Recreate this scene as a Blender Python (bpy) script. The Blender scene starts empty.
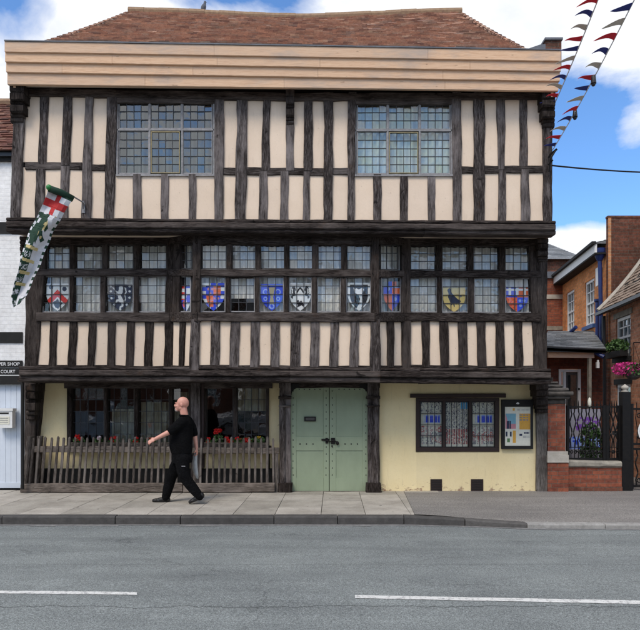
import bpy, math, random
from mathutils import Vector, Matrix, noise as mnoise
random.seed(11)
R=math.radians
sc=bpy.context.scene
COL=sc.collection
F=600.0; CX=320.0; HY=401.0; CZ=1.65
ri=random.uniform

# ---------------------------------------------------------------- planes: real world positions measured from the photograph
class Pl:
    """vertical plane; camera stands at (0,0,CZ) looking +Y"""
    def __init__(s,ax,ay,bx,by):
        s.a=Vector((ax,ay,0)); d=Vector((bx-ax,by-ay,0)).normalized()
        n=Vector((d.y,-d.x,0))
        if n.dot(-s.a)<0: n=-n
        s.n=n; s.d=d
    def pt(s,px,py,off=0.0):
        r=Vector(((px-CX)/F,1.0,(HY-py)/F))
        o=Vector((0,0,CZ)); a=s.a+s.n*off
        t=(a-o).dot(s.n)/r.dot(s.n)
        return o+r*t
def flat(Y): return Pl(-1,Y,1,Y)
def PX(px,Y): return (px-CX)/F*Y
def PZ(py,Y): return CZ+(HY-py)/F*Y

# ---------------------------------------------------------------- mesh builder
class MB:
    def __init__(s): s.v=[]; s.f=[]; s.m=[]; s.t=[]
    def add(s,vs,fs,m=0,t=None):
        b=len(s.v); s.v+= [Vector(x) for x in vs]
        if t is None: t=random.random()
        for f in fs: s.f.append([b+i for i in f]); s.m.append(m); s.t.append(t)
        return s
    def box(s,x0,x1,y0,y1,z0,z1,m=0,t=None):
        vs=[(x0,y0,z0),(x1,y0,z0),(x1,y1,z0),(x0,y1,z0),(x0,y0,z1),(x1,y0,z1),(x1,y1,z1),(x0,y1,z1)]
        return s.add(vs,[(0,3,2,1),(4,5,6,7),(0,1,5,4),(1,2,6,5),(2,3,7,6),(3,0,4,7)],m,t)
    def prism(s,front,n,d,m=0,t=None):
        """front polygon (list of points), extruded by d along -n"""
        k=len(front); f=[Vector(p) for p in front]; b=[p-n*d for p in f]
        fs=[tuple(range(k)),tuple(range(2*k-1,k-1,-1))]
        for i in range(k):
            j=(i+1)%k; fs.append((i,k+i,k+j,j))
        return s.add(f+b,fs,m,t)
    def q(s,pl,x0,y0,x1,y1,off=0,d=.05,m=0,t=None):
        return s.prism([pl.pt(x0,y0,off),pl.pt(x1,y0,off),pl.pt(x1,y1,off),pl.pt(x0,y1,off)],pl.n,d,m,t)
    def q4(s,pl,pts,off=0,d=.05,m=0,t=None):
        return s.prism([pl.pt(x,y,off) for x,y in pts],pl.n,d,m,t)
    def tube(s,pts,r,sides=6,m=0,t=None,r2=None):
        pts=[Vector(p) for p in pts]; k=len(pts); vs=[]; fs=[]
        up=Vector((0,0,1))
        for i,p in enumerate(pts):
            d=(pts[min(i+1,k-1)]-pts[max(i-1,0)]).normalized()
            a=d.cross(up)
            if a.length<.05: a=d.cross(Vector((0,1,0)))
            a.normalize(); b=d.cross(a).normalized()
            rr=r if r2 is None else r+(r2-r)*i/(k-1)
            for j in range(sides):
                g=2*math.pi*j/sides
                vs.append(p+a*math.cos(g)*rr+b*math.sin(g)*rr)
        for i in range(k-1):
            for j in range(sides):
                q=(j+1)%sides
                fs.append((i*sides+j,i*sides+q,(i+1)*sides+q,(i+1)*sides+j))
        fs.append(tuple(range(sides-1,-1,-1))); fs.append(tuple((k-1)*sides+j for j in range(sides)))
        return s.add(vs,fs,m,t)
    def ell(s,c,r,rot=None,m=0,seg=14,rings=9,t=None):
        vs=[];fs=[]; c=Vector(c); M=rot or Matrix.Identity(3)
        if not hasattr(r,'__len__'): r=(r,r,r)
        vs.append(c+M@Vector((0,0,r[2])))
        for i in range(1,rings):
            a=math.pi*i/rings
            for j in range(seg):
                b=2*math.pi*j/seg
                vs.append(c+M@Vector((r[0]*math.sin(a)*math.cos(b),r[1]*math.sin(a)*math.sin(b),r[2]*math.cos(a))))
        vs.append(c+M@Vector((0,0,-r[2])))
        for j in range(seg): fs.append((0,1+j,1+(j+1)%seg))
        for i in range(rings-2):
            for j in range(seg):
                a=1+i*seg+j; b=1+i*seg+(j+1)%seg
                fs.append((a,a+seg,b+seg,b))
        l=len(vs)-1; k=1+(rings-2)*seg
        for j in range(seg): fs.append((k+j,l,k+(j+1)%seg))
        return s.add(vs,fs,m,t)
    def loft(s,rings,seg=24,m=0):
        """rings: (centre, rx, ry) horizontal ellipses"""
        vs=[];fs=[]
        for c,rx,ry in rings:
            for j in range(seg):
                g=2*math.pi*j/seg; vs.append(Vector(c)+Vector((rx*math.cos(g),ry*math.sin(g),0)))
        for i in range(len(rings)-1):
            for j in range(seg):
                q=(j+1)%seg; fs.append((i*seg+j,i*seg+q,(i+1)*seg+q,(i+1)*seg+j))
        fs.append(tuple(range(seg-1,-1,-1))); fs.append(tuple((len(rings)-1)*seg+j for j in range(seg)))
        return s.add(vs,fs,m)
    def lathe(s,c,prof,seg=16,m=0,t=None):
        c=Vector(c); vs=[];fs=[]
        for r,z in prof:
            for j in range(seg):
                g=2*math.pi*j/seg; vs.append(c+Vector((r*math.cos(g),r*math.sin(g),z)))
        for i in range(len(prof)-1):
            for j in range(seg):
                q=(j+1)%seg; fs.append((i*seg+j,i*seg+q,(i+1)*seg+q,(i+1)*seg+j))
        fs.append(tuple(range(seg-1,-1,-1))); fs.append(tuple((len(prof)-1)*seg+j for j in range(seg)))
        return s.add(vs,fs,m,t)
    def timber(s,pl,quad,off=0,d=.08,seg=None,jit=.006,ax='v',bev=.008,m=0,t=None):
        """quad: tl,tr,bl,br in photo px. ax v: grain runs top to bottom"""
        tl,tr,bl,br=[pl.pt(x,y,off) for x,y in quad]
        if ax=='v': A,B,C,D=tl,tr,bl,br
        else: A,B,C,D=bl,tl,br,tr
        n=pl.n; L=((A-C).length+(B-D).length)/2
        seg=seg or max(2,min(30,int(L/.14)))
        vs=[];fs=[]; e1=ri(0,99); e2=ri(0,99)
        for i in range(seg+1):
            u=i/seg; l=A.lerp(C,u); r=B.lerp(D,u); w=(r-l).normalized()
            s1=mnoise.noise(Vector((e1,u*L*2.4,0)))*jit*2+ri(-1,1)*jit*.35
            s2=mnoise.noise(Vector((e2,u*L*2.4,5)))*jit*2+ri(-1,1)*jit*.35
            s3=mnoise.noise(Vector((e2,u*L*1.7,9)))*jit*1.2
            l=l+w*s1+n*s3; r=r+w*s2+n*s3; b=bev*(1+ri(-.3,.6))
            vs+=[l-n*d,l-n*b,l+w*b,r-w*b,r-n*b,r-n*d]
        for i in range(seg):
            for j in range(6):
                k=(j+1)%6
                fs.append((i*6+j,i*6+k,(i+1)*6+k,(i+1)*6+j))
        fs.append((5,4,3,2,1,0)); fs.append(tuple(seg*6+j for j in range(6)))
        return s.add(vs,fs,m,t)
    def build(s,name,mats,parent=None,loc=None,smooth=False,mods=None,kind=None):
        base=Vector((0,0,0))
        if parent is not None: base=Vector(parent['base']) if 'base' in parent else Vector((0,0,0))
        elif loc is not None: base=Vector(loc)
        elif s.v:
            xs=[v.x for v in s.v];ys=[v.y for v in s.v];zs=[v.z for v in s.v]
            base=Vector(((min(xs)+max(xs))/2,(min(ys)+max(ys))/2,min(zs)))
        me=bpy.data.meshes.new(name)
        me.from_pydata([tuple(v-base) for v in s.v],[],s.f)
        if not isinstance(mats,(list,tuple)): mats=[mats]
        for mm in mats: me.materials.append(mm)
        me.polygons.foreach_set('material_index',s.m)
        at=me.attributes.new('tint','FLOAT','FACE'); at.data.foreach_set('value',s.t)
        import bmesh
        bm=bmesh.new(); bm.from_mesh(me); bmesh.ops.recalc_face_normals(bm,faces=bm.faces); bm.to_mesh(me); bm.free()
        if smooth: me.polygons.foreach_set('use_smooth',[True]*len(me.polygons))
        me.update()
        o=bpy.data.objects.new(name,me); COL.objects.link(o)
        o['base']=tuple(base)
        if parent is not None: o.parent=parent
        else: o.location=base
        if kind: o['kind']=kind
        return o
def empty(name,loc,label,cat,group=None):
    o=bpy.data.objects.new(name,None); COL.objects.link(o); o.location=loc; o['base']=tuple(loc)
    o.empty_display_size=.2
    return tag(o,label,cat,group)
def tag(o,label=None,cat=None,group=None,kind=None):
    if label: o['label']=label
    if cat: o['category']=cat
    if group: o['group']=group
    if kind: o['kind']=kind
    return o

# ---------------------------------------------------------------- materials
def newmat(name):
    m=bpy.data.materials.new(name); m.use_nodes=True
    nt=m.node_tree; b=nt.nodes['Principled BSDF']; return m,nt,b
def N(nt,t,**k):
    n=nt.nodes.new(t)
    for a,v in k.items():
        if a in n.inputs: n.inputs[a].default_value=v
        else: setattr(n,a,v)
    return n
def ramp(nt,fac,stops):
    r=nt.nodes.new('ShaderNodeValToRGB'); e=r.color_ramp.elements
    while len(e)<len(stops): e.new(.5)
    for i,(p,c) in enumerate(stops):
        e[i].position=p; e[i].color=(c[0],c[1],c[2],1)
    nt.links.new(fac,r.inputs['Fac']); return r.outputs['Color']
def mixc(nt,fac,a,b,mode='MIX'):
    n=nt.nodes.new('ShaderNodeMix'); n.data_type='RGBA'; n.blend_type=mode
    for s,v in ((n.inputs[0],fac),(n.inputs[6],a),(n.inputs[7],b)):
        if hasattr(v,'links') or isinstance(v,bpy.types.NodeSocket): nt.links.new(v,s)
        elif isinstance(v,(int,float)): s.default_value=v
        else: s.default_value=(v[0],v[1],v[2],1)
    return n.outputs[2]
def coords(nt,scale=(1,1,1),which='Object',rot=(0,0,0)):
    tc=nt.nodes.new('ShaderNodeTexCoord'); mp=nt.nodes.new('ShaderNodeMapping')
    mp.inputs['Scale'].default_value=scale; mp.inputs['Rotation'].default_value=rot
    nt.links.new(tc.outputs[which],mp.inputs[0]); return mp.outputs[0]
def nz(nt,vec,scale,detail=5,rough=.6,dist=0):
    n=nt.nodes.new('ShaderNodeTexNoise'); n.inputs['Scale'].default_value=scale
    n.inputs['Detail'].default_value=detail; n.inputs['Roughness'].default_value=rough
    n.inputs['Distortion'].default_value=dist
    nt.links.new(vec,n.inputs['Vector']); return n.outputs['Fac']
def bump(nt,b,h,strength=.3,dist=.01):
    n=nt.nodes.new('ShaderNodeBump'); n.inputs['Strength'].default_value=strength; n.inputs['Distance'].default_value=dist
    nt.links.new(h,n.inputs['Height']); nt.links.new(n.outputs[0],b.inputs['Normal']); return n
def attr(nt,name='tint'):
    a=nt.nodes.new('ShaderNodeAttribute'); a.attribute_name=name; return a.outputs['Fac']
def simple(name,c,c2=None,rough=.7,scale=12,bs=.15,bd=.004,metal=0,stretch=(1,1,1),spec=.4):
    m,nt,b=newmat(name)
    v=coords(nt,stretch)
    f=nz(nt,v,scale,6,.65)
    c2=c2 or tuple(x*.8 for x in c)
    nt.links.new(ramp(nt,f,[(.3,c2),(.7,c)]),b.inputs['Base Color'])
    b.inputs['Roughness'].default_value=rough; b.inputs['Metallic'].default_value=metal
    b.inputs['Specular IOR Level'].default_value=spec
    if bs: bump(nt,b,nz(nt,v,scale*4,5,.7),bs,bd)
    return m
def timbermat(name,stretch,dark,mid,light,amt=.5,green=False):
    m,nt,b=newmat(name)
    v=coords(nt,stretch)
    g=nz(nt,v,14,8,.72,.3)
    big=nz(nt,coords(nt,(1,1,1)),2.3,4,.6)
    c1=ramp(nt,g,[(.36,dark),(.5,mid),(.66,light)])
    gm=nz(nt,coords(nt,tuple(x*.35+.2 for x in stretch)),5,6,.7)
    tt=attr(nt)
    w=N(nt,'ShaderNodeMath',operation='MULTIPLY_ADD'); nt.links.new(tt,w.inputs[0]); w.inputs[1].default_value=.25
    nt.links.new(gm,w.inputs[2])
    k=ramp(nt,w.outputs[0],[(.56,(0,0,0)),(.80,(amt,amt,amt))])
    c=mixc(nt,k,c1,tuple(min(1,x*1.25+.015) for x in light))
    # splits and checks in the wood
    ck=nz(nt,coords(nt,tuple(x*2.2 if x>3 else x*.6 for x in stretch)),7,3,.5)
    c=mixc(nt,ramp(nt,ck,[(.30,(.85,.85,.85)),(.37,(0,0,0))]),c,(.008,.007,.006))
    st=ramp(nt,big,[(.35,(.6,.58,.57)),(.65,(1.1,1.08,1.06))])
    c=mixc(nt,1.0,c,st,'MULTIPLY')
    kn=nz(nt,coords(nt,(1,1,1)),5.5,2,.5,.6)
    c=mixc(nt,ramp(nt,kn,[(.70,(0,0,0)),(.74,(.8,.8,.8))]),c,(.01,.008,.007))
    kn2=nz(nt,coords(nt,(1.3,1.3,1.3),rot=(.4,.2,.9)),3.1,6,.7)
    c=mixc(nt,ramp(nt,kn2,[(.60,(0,0,0)),(.70,(.45,.45,.45))]),c,(.085,.05,.032))
    nt.links.new(c,b.inputs['Base Color'])
    b.inputs['Roughness'].default_value=.9; b.inputs['Specular IOR Level'].default_value=.12
    bump(nt,b,g,.75,.02)
    return m
VERT=(7,7,.55); HORZ=(.55,7,7)
M={}
M['tim_v']=timbermat('weathered oak upright',VERT,(.013,.010,.009),(.062,.051,.047),(.20,.176,.17),.85)
M['tim_h']=timbermat('weathered oak beam',HORZ,(.012,.009,.008),(.045,.036,.032),(.15,.13,.122),.7)
M['grey_v']=timbermat('grey weathered post',VERT,(.05,.045,.04),(.12,.11,.10),(.22,.20,.185),.6)
M['dk_v']=timbermat('tarred oak upright',VERT,(.008,.006,.0055),(.030,.023,.020),(.095,.078,.070),.5)
M['dk_h']=timbermat('tarred oak beam',HORZ,(.008,.006,.0055),(.034,.026,.023),(.13,.108,.098),.6)
M['fence']=timbermat('weathered fence wood',VERT,(.04,.033,.028),(.115,.098,.087),(.25,.225,.205),.6)
M['fence_h']=timbermat('weathered fence board',HORZ,(.06,.05,.042),(.16,.135,.115),(.29,.25,.22),.6)
def larch():
    m,nt,b=newmat('new larch boards')
    v=coords(nt,(.5,6,8)); g=nz(nt,v,9,8,.7,.4)
    c=ramp(nt,g,[(.28,(.52,.29,.165)),(.5,(.71,.455,.28)),(.75,(.80,.56,.37))])
    t=attr(nt); c=mixc(nt,ramp(nt,t,[(0,(0,0,0)),(1,(.35,.35,.35))]),c,(.52,.38,.28))
    big=nz(nt,coords(nt,(.6,1,2)),1.6,5,.65)
    c=mixc(nt,ramp(nt,big,[(.50,(0,0,0)),(.68,(.7,.7,.7))]),c,(.40,.33,.28))
    k=nz(nt,coords(nt,(1,3,3)),6,2,.5)
    c=mixc(nt,ramp(nt,k,[(.72,(0,0,0)),(.78,(.7,.7,.7))]),c,(.20,.11,.06))
    nt.links.new(c,b.inputs['Base Color']); b.inputs['Roughness'].default_value=.75
    bump(nt,b,g,.25,.006); return m
M['larch']=larch()
def plaster(name,c,c2,dirt=(.35,.28,.2),amt=.35):
    m,nt,b=newmat(name)
    v=coords(nt); big=nz(nt,v,1.7,6,.6); c0=ramp(nt,big,[(.3,c2),(.65,c)])
    d=nz(nt,coords(nt,(5,5,.8)),3,7,.7)
    sp=nz(nt,coords(nt),19,3,.5); c0=mixc(nt,ramp(nt,sp,[(.69,(0,0,0)),(.73,(.5,.5,.5))]),c0,dirt)
    hc=nz(nt,coords(nt,(1,1,1),rot=(.3,.5,.2)),4.5,9,.8); c0=mixc(nt,ramp(nt,hc,[(.492,(0,0,0)),(.5,(.22,.22,.22)),(.508,(0,0,0))]),c0,dirt)
    c1=mixc(nt,ramp(nt,d,[(.56,(0,0,0)),(.82,(amt,amt,amt))]),c0,dirt)
    t=attr(nt); c1=mixc(nt,1.0,c1,ramp(nt,t,[(0,(.93,.93,.94)),(1,(1,1,1))]),'MULTIPLY')
    nt.links.new(c1,b.inputs['Base Color']); b.inputs['Roughness'].default_value=.9; b.inputs['Specular IOR Level'].default_value=.15
    bump(nt,b,nz(nt,v,28,6,.6),.3,.008); return m
M['cream']=plaster('cream limewash',(.84,.675,.52),(.79,.625,.47),(.45,.34,.25),.35)
M['yellow']=plaster('yellow limewash',(.86,.73,.44),(.81,.67,.38),(.42,.33,.19),.4)
def yellow_wall():
    m=M['yellow']; nt=m.node_tree; b=nt.nodes['Principled BSDF']
    src=b.inputs['Base Color'].links[0].from_socket
    tc=nt.nodes.new('ShaderNodeTexCoord'); sp=nt.nodes.new('ShaderNodeSeparateXYZ'); nt.links.new(tc.outputs['Object'],sp.inputs[0])
    mr=N(nt,'ShaderNodeMapRange'); nt.links.new(sp.outputs['Z'],mr.inputs['Value'])
    mr.inputs['From Min'].default_value=.0; mr.inputs['From Max'].default_value=.42; mr.inputs['To Min'].default_value=.26; mr.inputs['To Max'].default_value=0
    f=nz(nt,coords(nt,(1.2,1.2,2.5)),6,8,.7)
    ad=N(nt,'ShaderNodeMath',operation='ADD'); nt.links.new(mr.outputs[0],ad.inputs[0]); nt.links.new(f,ad.inputs[1])
    k=ramp(nt,ad.outputs[0],[(.76,(0,0,0)),(.84,(1,1,1))])
    pc=ramp(nt,nz(nt,coords(nt),25,4,.6),[(.35,(.30,.16,.10)),(.6,(.42,.33,.22))])
    nt.links.new(mixc(nt,k,src,pc),b.inputs['Base Color'])
yellow_wall()
M['whitebrick']=None
def brick(name,c1,c2,mortar,axis='x',scale=1.0,bw=.225,rh=.075,off=.5,var=.5,paint=False):
    m,nt,b=newmat(name)
    tc=nt.nodes.new('ShaderNodeTexCoord'); sp=nt.nodes.new('ShaderNodeSeparateXYZ'); nt.links.new(tc.outputs['Object'],sp.inputs[0])
    cb=nt.nodes.new('ShaderNodeCombineXYZ')
    nt.links.new(sp.outputs['X' if axis=='x' else 'Y'],cb.inputs[0]); nt.links.new(sp.outputs['Z'],cb.inputs[1])
    wob=N(nt,'ShaderNodeTexNoise'); wob.inputs['Scale'].default_value=3; nt.links.new(cb.outputs[0],wob.inputs['Vector'])
    vm=N(nt,'ShaderNodeVectorMath',operation='MULTIPLY_ADD'); nt.links.new(wob.outputs['Color'],vm.inputs[0]); vm.inputs[1].default_value=(.012,.012,0); nt.links.new(cb.outputs[0],vm.inputs[2])
    t=N(nt,'ShaderNodeTexBrick'); t.offset=off; t.inputs['Scale'].default_value=scale
    t.inputs['Brick Width'].default_value=bw; t.inputs['Row Height'].default_value=rh
    t.inputs['Mortar Size'].default_value=.006; t.inputs['Mortar Smooth'].default_value=.3; t.inputs['Bias'].default_value=0
    t.inputs['Color1'].default_value=(*c1,1); t.inputs['Color2'].default_value=(*c2,1); t.inputs['Mortar'].default_value=(*mortar,1)
    nt.links.new(vm.outputs[0],t.inputs['Vector'])
    f=nz(nt,coords(nt),14,6,.7); g=nz(nt,coords(nt),1.2,5,.6)
    c=mixc(nt,1.0,t.outputs['Color'],ramp(nt,f,[(.25,(1-var,)*3),(.7,(1.15,)*3)]),'MULTIPLY')
    c=mixc(nt,1.0,c,ramp(nt,g,[(.3,(.78,.76,.75)),(.65,(1.08,)*3)]),'MULTIPLY')
    nt.links.new(c,b.inputs['Base Color']); b.inputs['Roughness'].default_value=.9; b.inputs['Specular IOR Level'].default_value=.15
    inv=N(nt,'ShaderNodeMath',operation='MULTIPLY_ADD'); nt.links.new(t.outputs['Fac'],inv.inputs[0]); inv.inputs[1].default_value=-1.0; nt.links.new(f,inv.inputs[2])
    bump(nt,b,inv.outputs[0],.5,.008)
    return m
M['red_x']=brick('red brick front',(.36,.115,.065),(.23,.075,.05),(.18,.13,.10))
M['red_y']=brick('red brick side',(.33,.085,.045),(.22,.06,.04),(.22,.17,.13),'y')
M['or_y']=brick('orange brick side',(.84,.34,.13),(.62,.24,.09),(.52,.32,.19),'y',var=.35)  # albedo raised so the colour carries sunlight on the yard wall
M['or_x']=brick('orange brick front',(.64,.30,.14),(.50,.22,.10),(.50,.37,.25),'x',var=.35)
M['old_x']=brick('old dark brick front',(.22,.085,.055),(.12,.06,.042),(.15,.115,.09),'x',var=.65)
M['cot_y']=brick('cottage brick side',(.74,.36,.22),(.44,.20,.12),(.50,.38,.28),'y',var=.5)
M['dkred_x']=brick('dark porch brick',(.22,.07,.045),(.14,.05,.035),(.10,.075,.06))  # darker red brick for the porch walls
M['white_x']=brick('white painted brick',(.86,.86,.85),(.83,.83,.82),(.79,.79,.78),'x',var=.12)
M['white_y']=brick('white painted brick side',(.78,.80,.82),(.72,.74,.76),(.66,.68,.70),'y',var=.12)
def tilemat(name,stops,moss=.3):
    m,nt,b=newmat(name)
    t=attr(nt); c=ramp(nt,t,stops)
    f=nz(nt,coords(nt),18,6,.7); c=mixc(nt,1.0,c,ramp(nt,f,[(.25,(.55,.55,.55)),(.7,(1.1,1.1,1.1))]),'MULTIPLY')
    g=nz(nt,coords(nt,(1,1,1)),2.2,7,.7)
    c=mixc(nt,ramp(nt,g,[(.52,(0,0,0)),(.72,(moss,moss,moss))]),c,(.20,.17,.13))
    nt.links.new(c,b.inputs['Base Color']); b.inputs['Roughness'].default_value=.9; b.inputs['Specular IOR Level'].default_value=.2
    bump(nt,b,f,.4,.006); return m
M['tile']=tilemat('clay roof tiles',[(0,(.25,.155,.13)),(.3,(.48,.27,.19)),(.6,(.60,.35,.24)),(.85,(.48,.33,.26)),(1,(.72,.50,.35))],.5)
M['tile2']=tilemat('old brown roof tiles',[(0,(.07,.035,.03)),(.4,(.18,.075,.055)),(.8,(.25,.12,.08)),(1,(.14,.10,.08))],.45)
M['tile3']=tilemat('pale weathered roof tiles',[(0,(.20,.15,.12)),(.5,(.34,.26,.20)),(1,(.44,.35,.28))],.5)
M['slate']=tilemat('grey slate tiles',[(0,(.14,.15,.16)),(.5,(.22,.23,.24)),(1,(.30,.31,.32))],.3)
M['ridge']=simple('lichened ridge tiles',(.36,.25,.15),(.24,.15,.10),.9,14)
M['lead']=simple('lead sheet',(.16,.17,.19),(.09,.095,.11),.6,6)
M['stone']=simple('weathered stone',(.36,.33,.27),(.17,.155,.13),.92,7,.4,.01)
M['palestone']=simple('pale stone band',(.52,.48,.42),(.36,.33,.28),.9,8,.3)
M['darkstone']=simple('grimy stone cap',(.13,.115,.10),(.05,.045,.04),.92,8,.4,.01)
M['frame']=simple('grey lead-painted casement',(.36,.35,.35),(.20,.19,.19),.7,16)
M['framedk']=simple('dark bronze casement',(.10,.09,.085),(.05,.045,.04),.6,16)
M['brass']=simple('yellowed brass casement',(.36,.29,.15),(.20,.16,.09),.5,16,metal=.3)
M['came']=simple('lead cames',(.055,.055,.06),(.03,.03,.033),.6,30,0)
M['white']=simple('white paint',(.78,.78,.76),(.68,.68,.66),.5,10,.05)
M['doorwhite']=simple('pale blue white boarding',(.66,.72,.80),(.60,.66,.74),.55,5,.05)
M['black']=simple('black gloss paint',(.012,.012,.014),(.02,.02,.022),.35,12,.05)
M['matblack']=simple('matt black board',(.008,.008,.008),(.016,.015,.014),.8,12,.05)
M['iron']=simple('black wrought iron',(.006,.006,.007),(.014,.012,.011),.5,18,.15,spec=.2)
M['navy']=simple('navy blue paint',(.015,.035,.16),(.01,.022,.10),.4,12,.05)
M['bluesill']=simple('blue painted sill',(.03,.10,.28),(.02,.06,.18),.5,12,.05)
M['room']=simple('dark interior',(.035,.028,.022),(.02,.016,.014),.9,3,0)
M['net']=simple('net curtain',(.88,.85,.79),(.72,.69,.64),.9,3,.2,.01,stretch=(9,1,.7))
M['dimnet']=simple('dim curtain',(.25,.29,.29),(.16,.19,.19),.9,3,.2,.01,stretch=(5,1,.7))
M['creamcurtain']=simple('cream curtain',(.62,.56,.42),(.36,.32,.22),.9,4,.3,.01,stretch=(7,1,.5))
M['redcurtain']=simple('brown red curtain',(.12,.045,.032),(.05,.02,.016),.9,4,.3,.01,stretch=(7,1,.5))
M['brown']=simple('dark brown paint',(.035,.018,.015),(.022,.012,.01),.6,14,.1)
def greendoor():
    m,nt,b=newmat('sage green paint')
    v=coords(nt,(1,1,.5)); f=nz(nt,v,4,6,.65)
    c=ramp(nt,f,[(.3,(.25,.305,.205)),(.7,(.295,.355,.24))])
    d=nz(nt,coords(nt,(6,6,1)),5,6,.75)
    c=mixc(nt,ramp(nt,d,[(.66,(0,0,0)),(.8,(.4,.4,.4))]),c,(.11,.15,.09))
    nt.links.new(c,b.inputs['Base Color']); b.inputs['Roughness'].default_value=.5
    bump(nt,b,nz(nt,coords(nt,(8,8,1)),8,5,.6),.15,.004); return m
M['green']=greendoor()
def glassmat(name,tint=(.9,.95,.95),tint2=None,refl=1.0,trans=1.0,wob=.25):
    m=bpy.data.materials.new(name); m.use_nodes=True; nt=m.node_tree; nt.nodes.clear()
    out=nt.nodes.new('ShaderNodeOutputMaterial'); mx=nt.nodes.new('ShaderNodeMixShader')
    tr=nt.nodes.new('ShaderNodeBsdfTransparent'); gl=nt.nodes.new('ShaderNodeBsdfGlossy'); gl.inputs['Roughness'].default_value=.03
    ge=nt.nodes.new('ShaderNodeNewGeometry')
    dp=N(nt,'ShaderNodeVectorMath',operation='DOT_PRODUCT'); nt.links.new(ge.outputs['Normal'],dp.inputs[0]); nt.links.new(ge.outputs['Incoming'],dp.inputs[1])
    ab=N(nt,'ShaderNodeMath',operation='ABSOLUTE'); nt.links.new(dp.outputs['Value'],ab.inputs[0])
    on=N(nt,'ShaderNodeMath',operation='SUBTRACT'); on.inputs[0].default_value=1; nt.links.new(ab.outputs[0],on.inputs[1])
    pw=N(nt,'ShaderNodeMath',operation='POWER'); nt.links.new(on.outputs[0],pw.inputs[0]); pw.inputs[1].default_value=5
    # Schlick: both faces of a thin pane reflect, about 8 percent head on
    mu=N(nt,'ShaderNodeMath',operation='MULTIPLY_ADD'); nt.links.new(pw.outputs[0],mu.inputs[0]); mu.inputs[1].default_value=.85; mu.inputs[2].default_value=.082*refl
    mu.use_clamp=True
    bp=nt.nodes.new('ShaderNodeBump'); bp.inputs['Strength'].default_value=wob; bp.inputs['Distance'].default_value=.01
    nt.links.new(nz(nt,coords(nt),7,2,.5),bp.inputs['Height']); nt.links.new(bp.outputs[0],gl.inputs['Normal'])
    a=tuple(x*trans for x in tint); b=tuple(x*trans for x in (tint2 or tint))
    t=attr(nt); nt.links.new(ramp(nt,t,[(0,a),(1,b)]),tr.inputs['Color'])
    nt.links.new(mu.outputs[0],mx.inputs[0]); nt.links.new(tr.outputs[0],mx.inputs[1]); nt.links.new(gl.outputs[0],mx.inputs[2])
    nt.links.new(mx.outputs[0],out.inputs[0]); return m
M['glass']=glassmat('old leaded glass',(.98,.99,.98),(.90,.94,.94),1.0)
M['glassg']=glassmat('street window glass',(.85,.9,.9),(.75,.8,.8),1.25,wob=.08)
M['glassblue']=glassmat('blue tinted leaded glass',(.70,.80,.84),(.52,.62,.64),2.0)
M['glassgreen']=glassmat('pale green tinted glass',(.78,.88,.95),(.74,.86,.76),1.9)
def flatc(name,c,rough=.6): return simple(name,c,tuple(x*.86 for x in c),rough,20,.03)
M['s_white']=flatc('painted white',(.80,.80,.80)); M['s_black']=flatc('painted black',(.012,.012,.018))
M['s_red']=flatc('painted red',(.75,.03,.02)); M['s_blue']=flatc('painted blue',(.03,.08,.72))
M['s_orange']=flatc('painted orange red',(.80,.15,.04)); M['s_yellow']=flatc('painted gold yellow',(.75,.56,.20))
M['s_lblue']=flatc('painted light blue',(.3,.42,.85)); M['s_navy']=flatc('painted navy',(.02,.03,.07))
M['s_grey']=flatc('painted grey',(.25,.25,.26)); M['s_buff']=flatc('painted buff',(.42,.36,.24))
M['s_pink']=flatc('painted pink',(.6,.25,.28)); M['s_purple']=flatc('painted purple',(.20,.07,.40))
M['paper']=flatc('printed paper',(.76,.74,.62)); M['p_orange']=flatc('printed orange',(.72,.38,.06))
M['p_sky']=flatc('printed sky blue',(.20,.42,.52)); M['p_cyan']=flatc('printed cyan',(.03,.33,.66)); M['p_green']=flatc('printed green',(.10,.20,.08))
M['b_green']=flatc('banner dark green cloth',(.012,.045,.025),.8); M['b_white']=flatc('banner white cloth',(.66,.66,.68),.8)
M['b_red']=flatc('banner red cloth',(.5,.03,.03),.8); M['b_yellow']=flatc('banner yellow cloth',(.6,.48,.22),.8)
M['f_red']=flatc('bunting red',(.72,.03,.05),.8); M['f_navy']=flatc('bunting navy',(.04,.055,.26),.8); M['f_beige']=flatc('bunting unbleached',(.62,.56,.48),.8)
M['petal']=flatc('red geranium petals',(.62,.015,.012),.6); M['petal_y']=flatc('yellow petals',(.7,.4,.03)); M['petal_p']=flatc('magenta petals',(.6,.03,.22)); M['petal_w']=flatc('white petals',(.7,.6,.62))
def leafmat():
    m,nt,b=newmat('green leaves'); t=attr(nt)
    nt.links.new(ramp(nt,t,[(0,(.02,.05,.012)),(.6,(.05,.12,.025)),(1,(.10,.19,.05))]),b.inputs['Base Color'])
    b.inputs['Roughness'].default_value=.6; return m
M['leaf']=leafmat()
# ================================================================ TIMBER FRAMED HOUSE
H=empty('timber_framed_house',(0,11,0),'large three storey black and cream timber framed house with red tiled roof and green doors','house')
YG,Y1,YB,Y2=11.0,10.55,10.2,10.0
PG=flat(YG); PR=flat(11.12); P1=flat(Y1); PB=flat(YB); P2=flat(Y2)
PCL=Pl(PX(170,Y1),Y1,PX(196,YB),YB); PCR=Pl(PX(375,YB),YB,PX(404,Y1),Y1)

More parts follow.
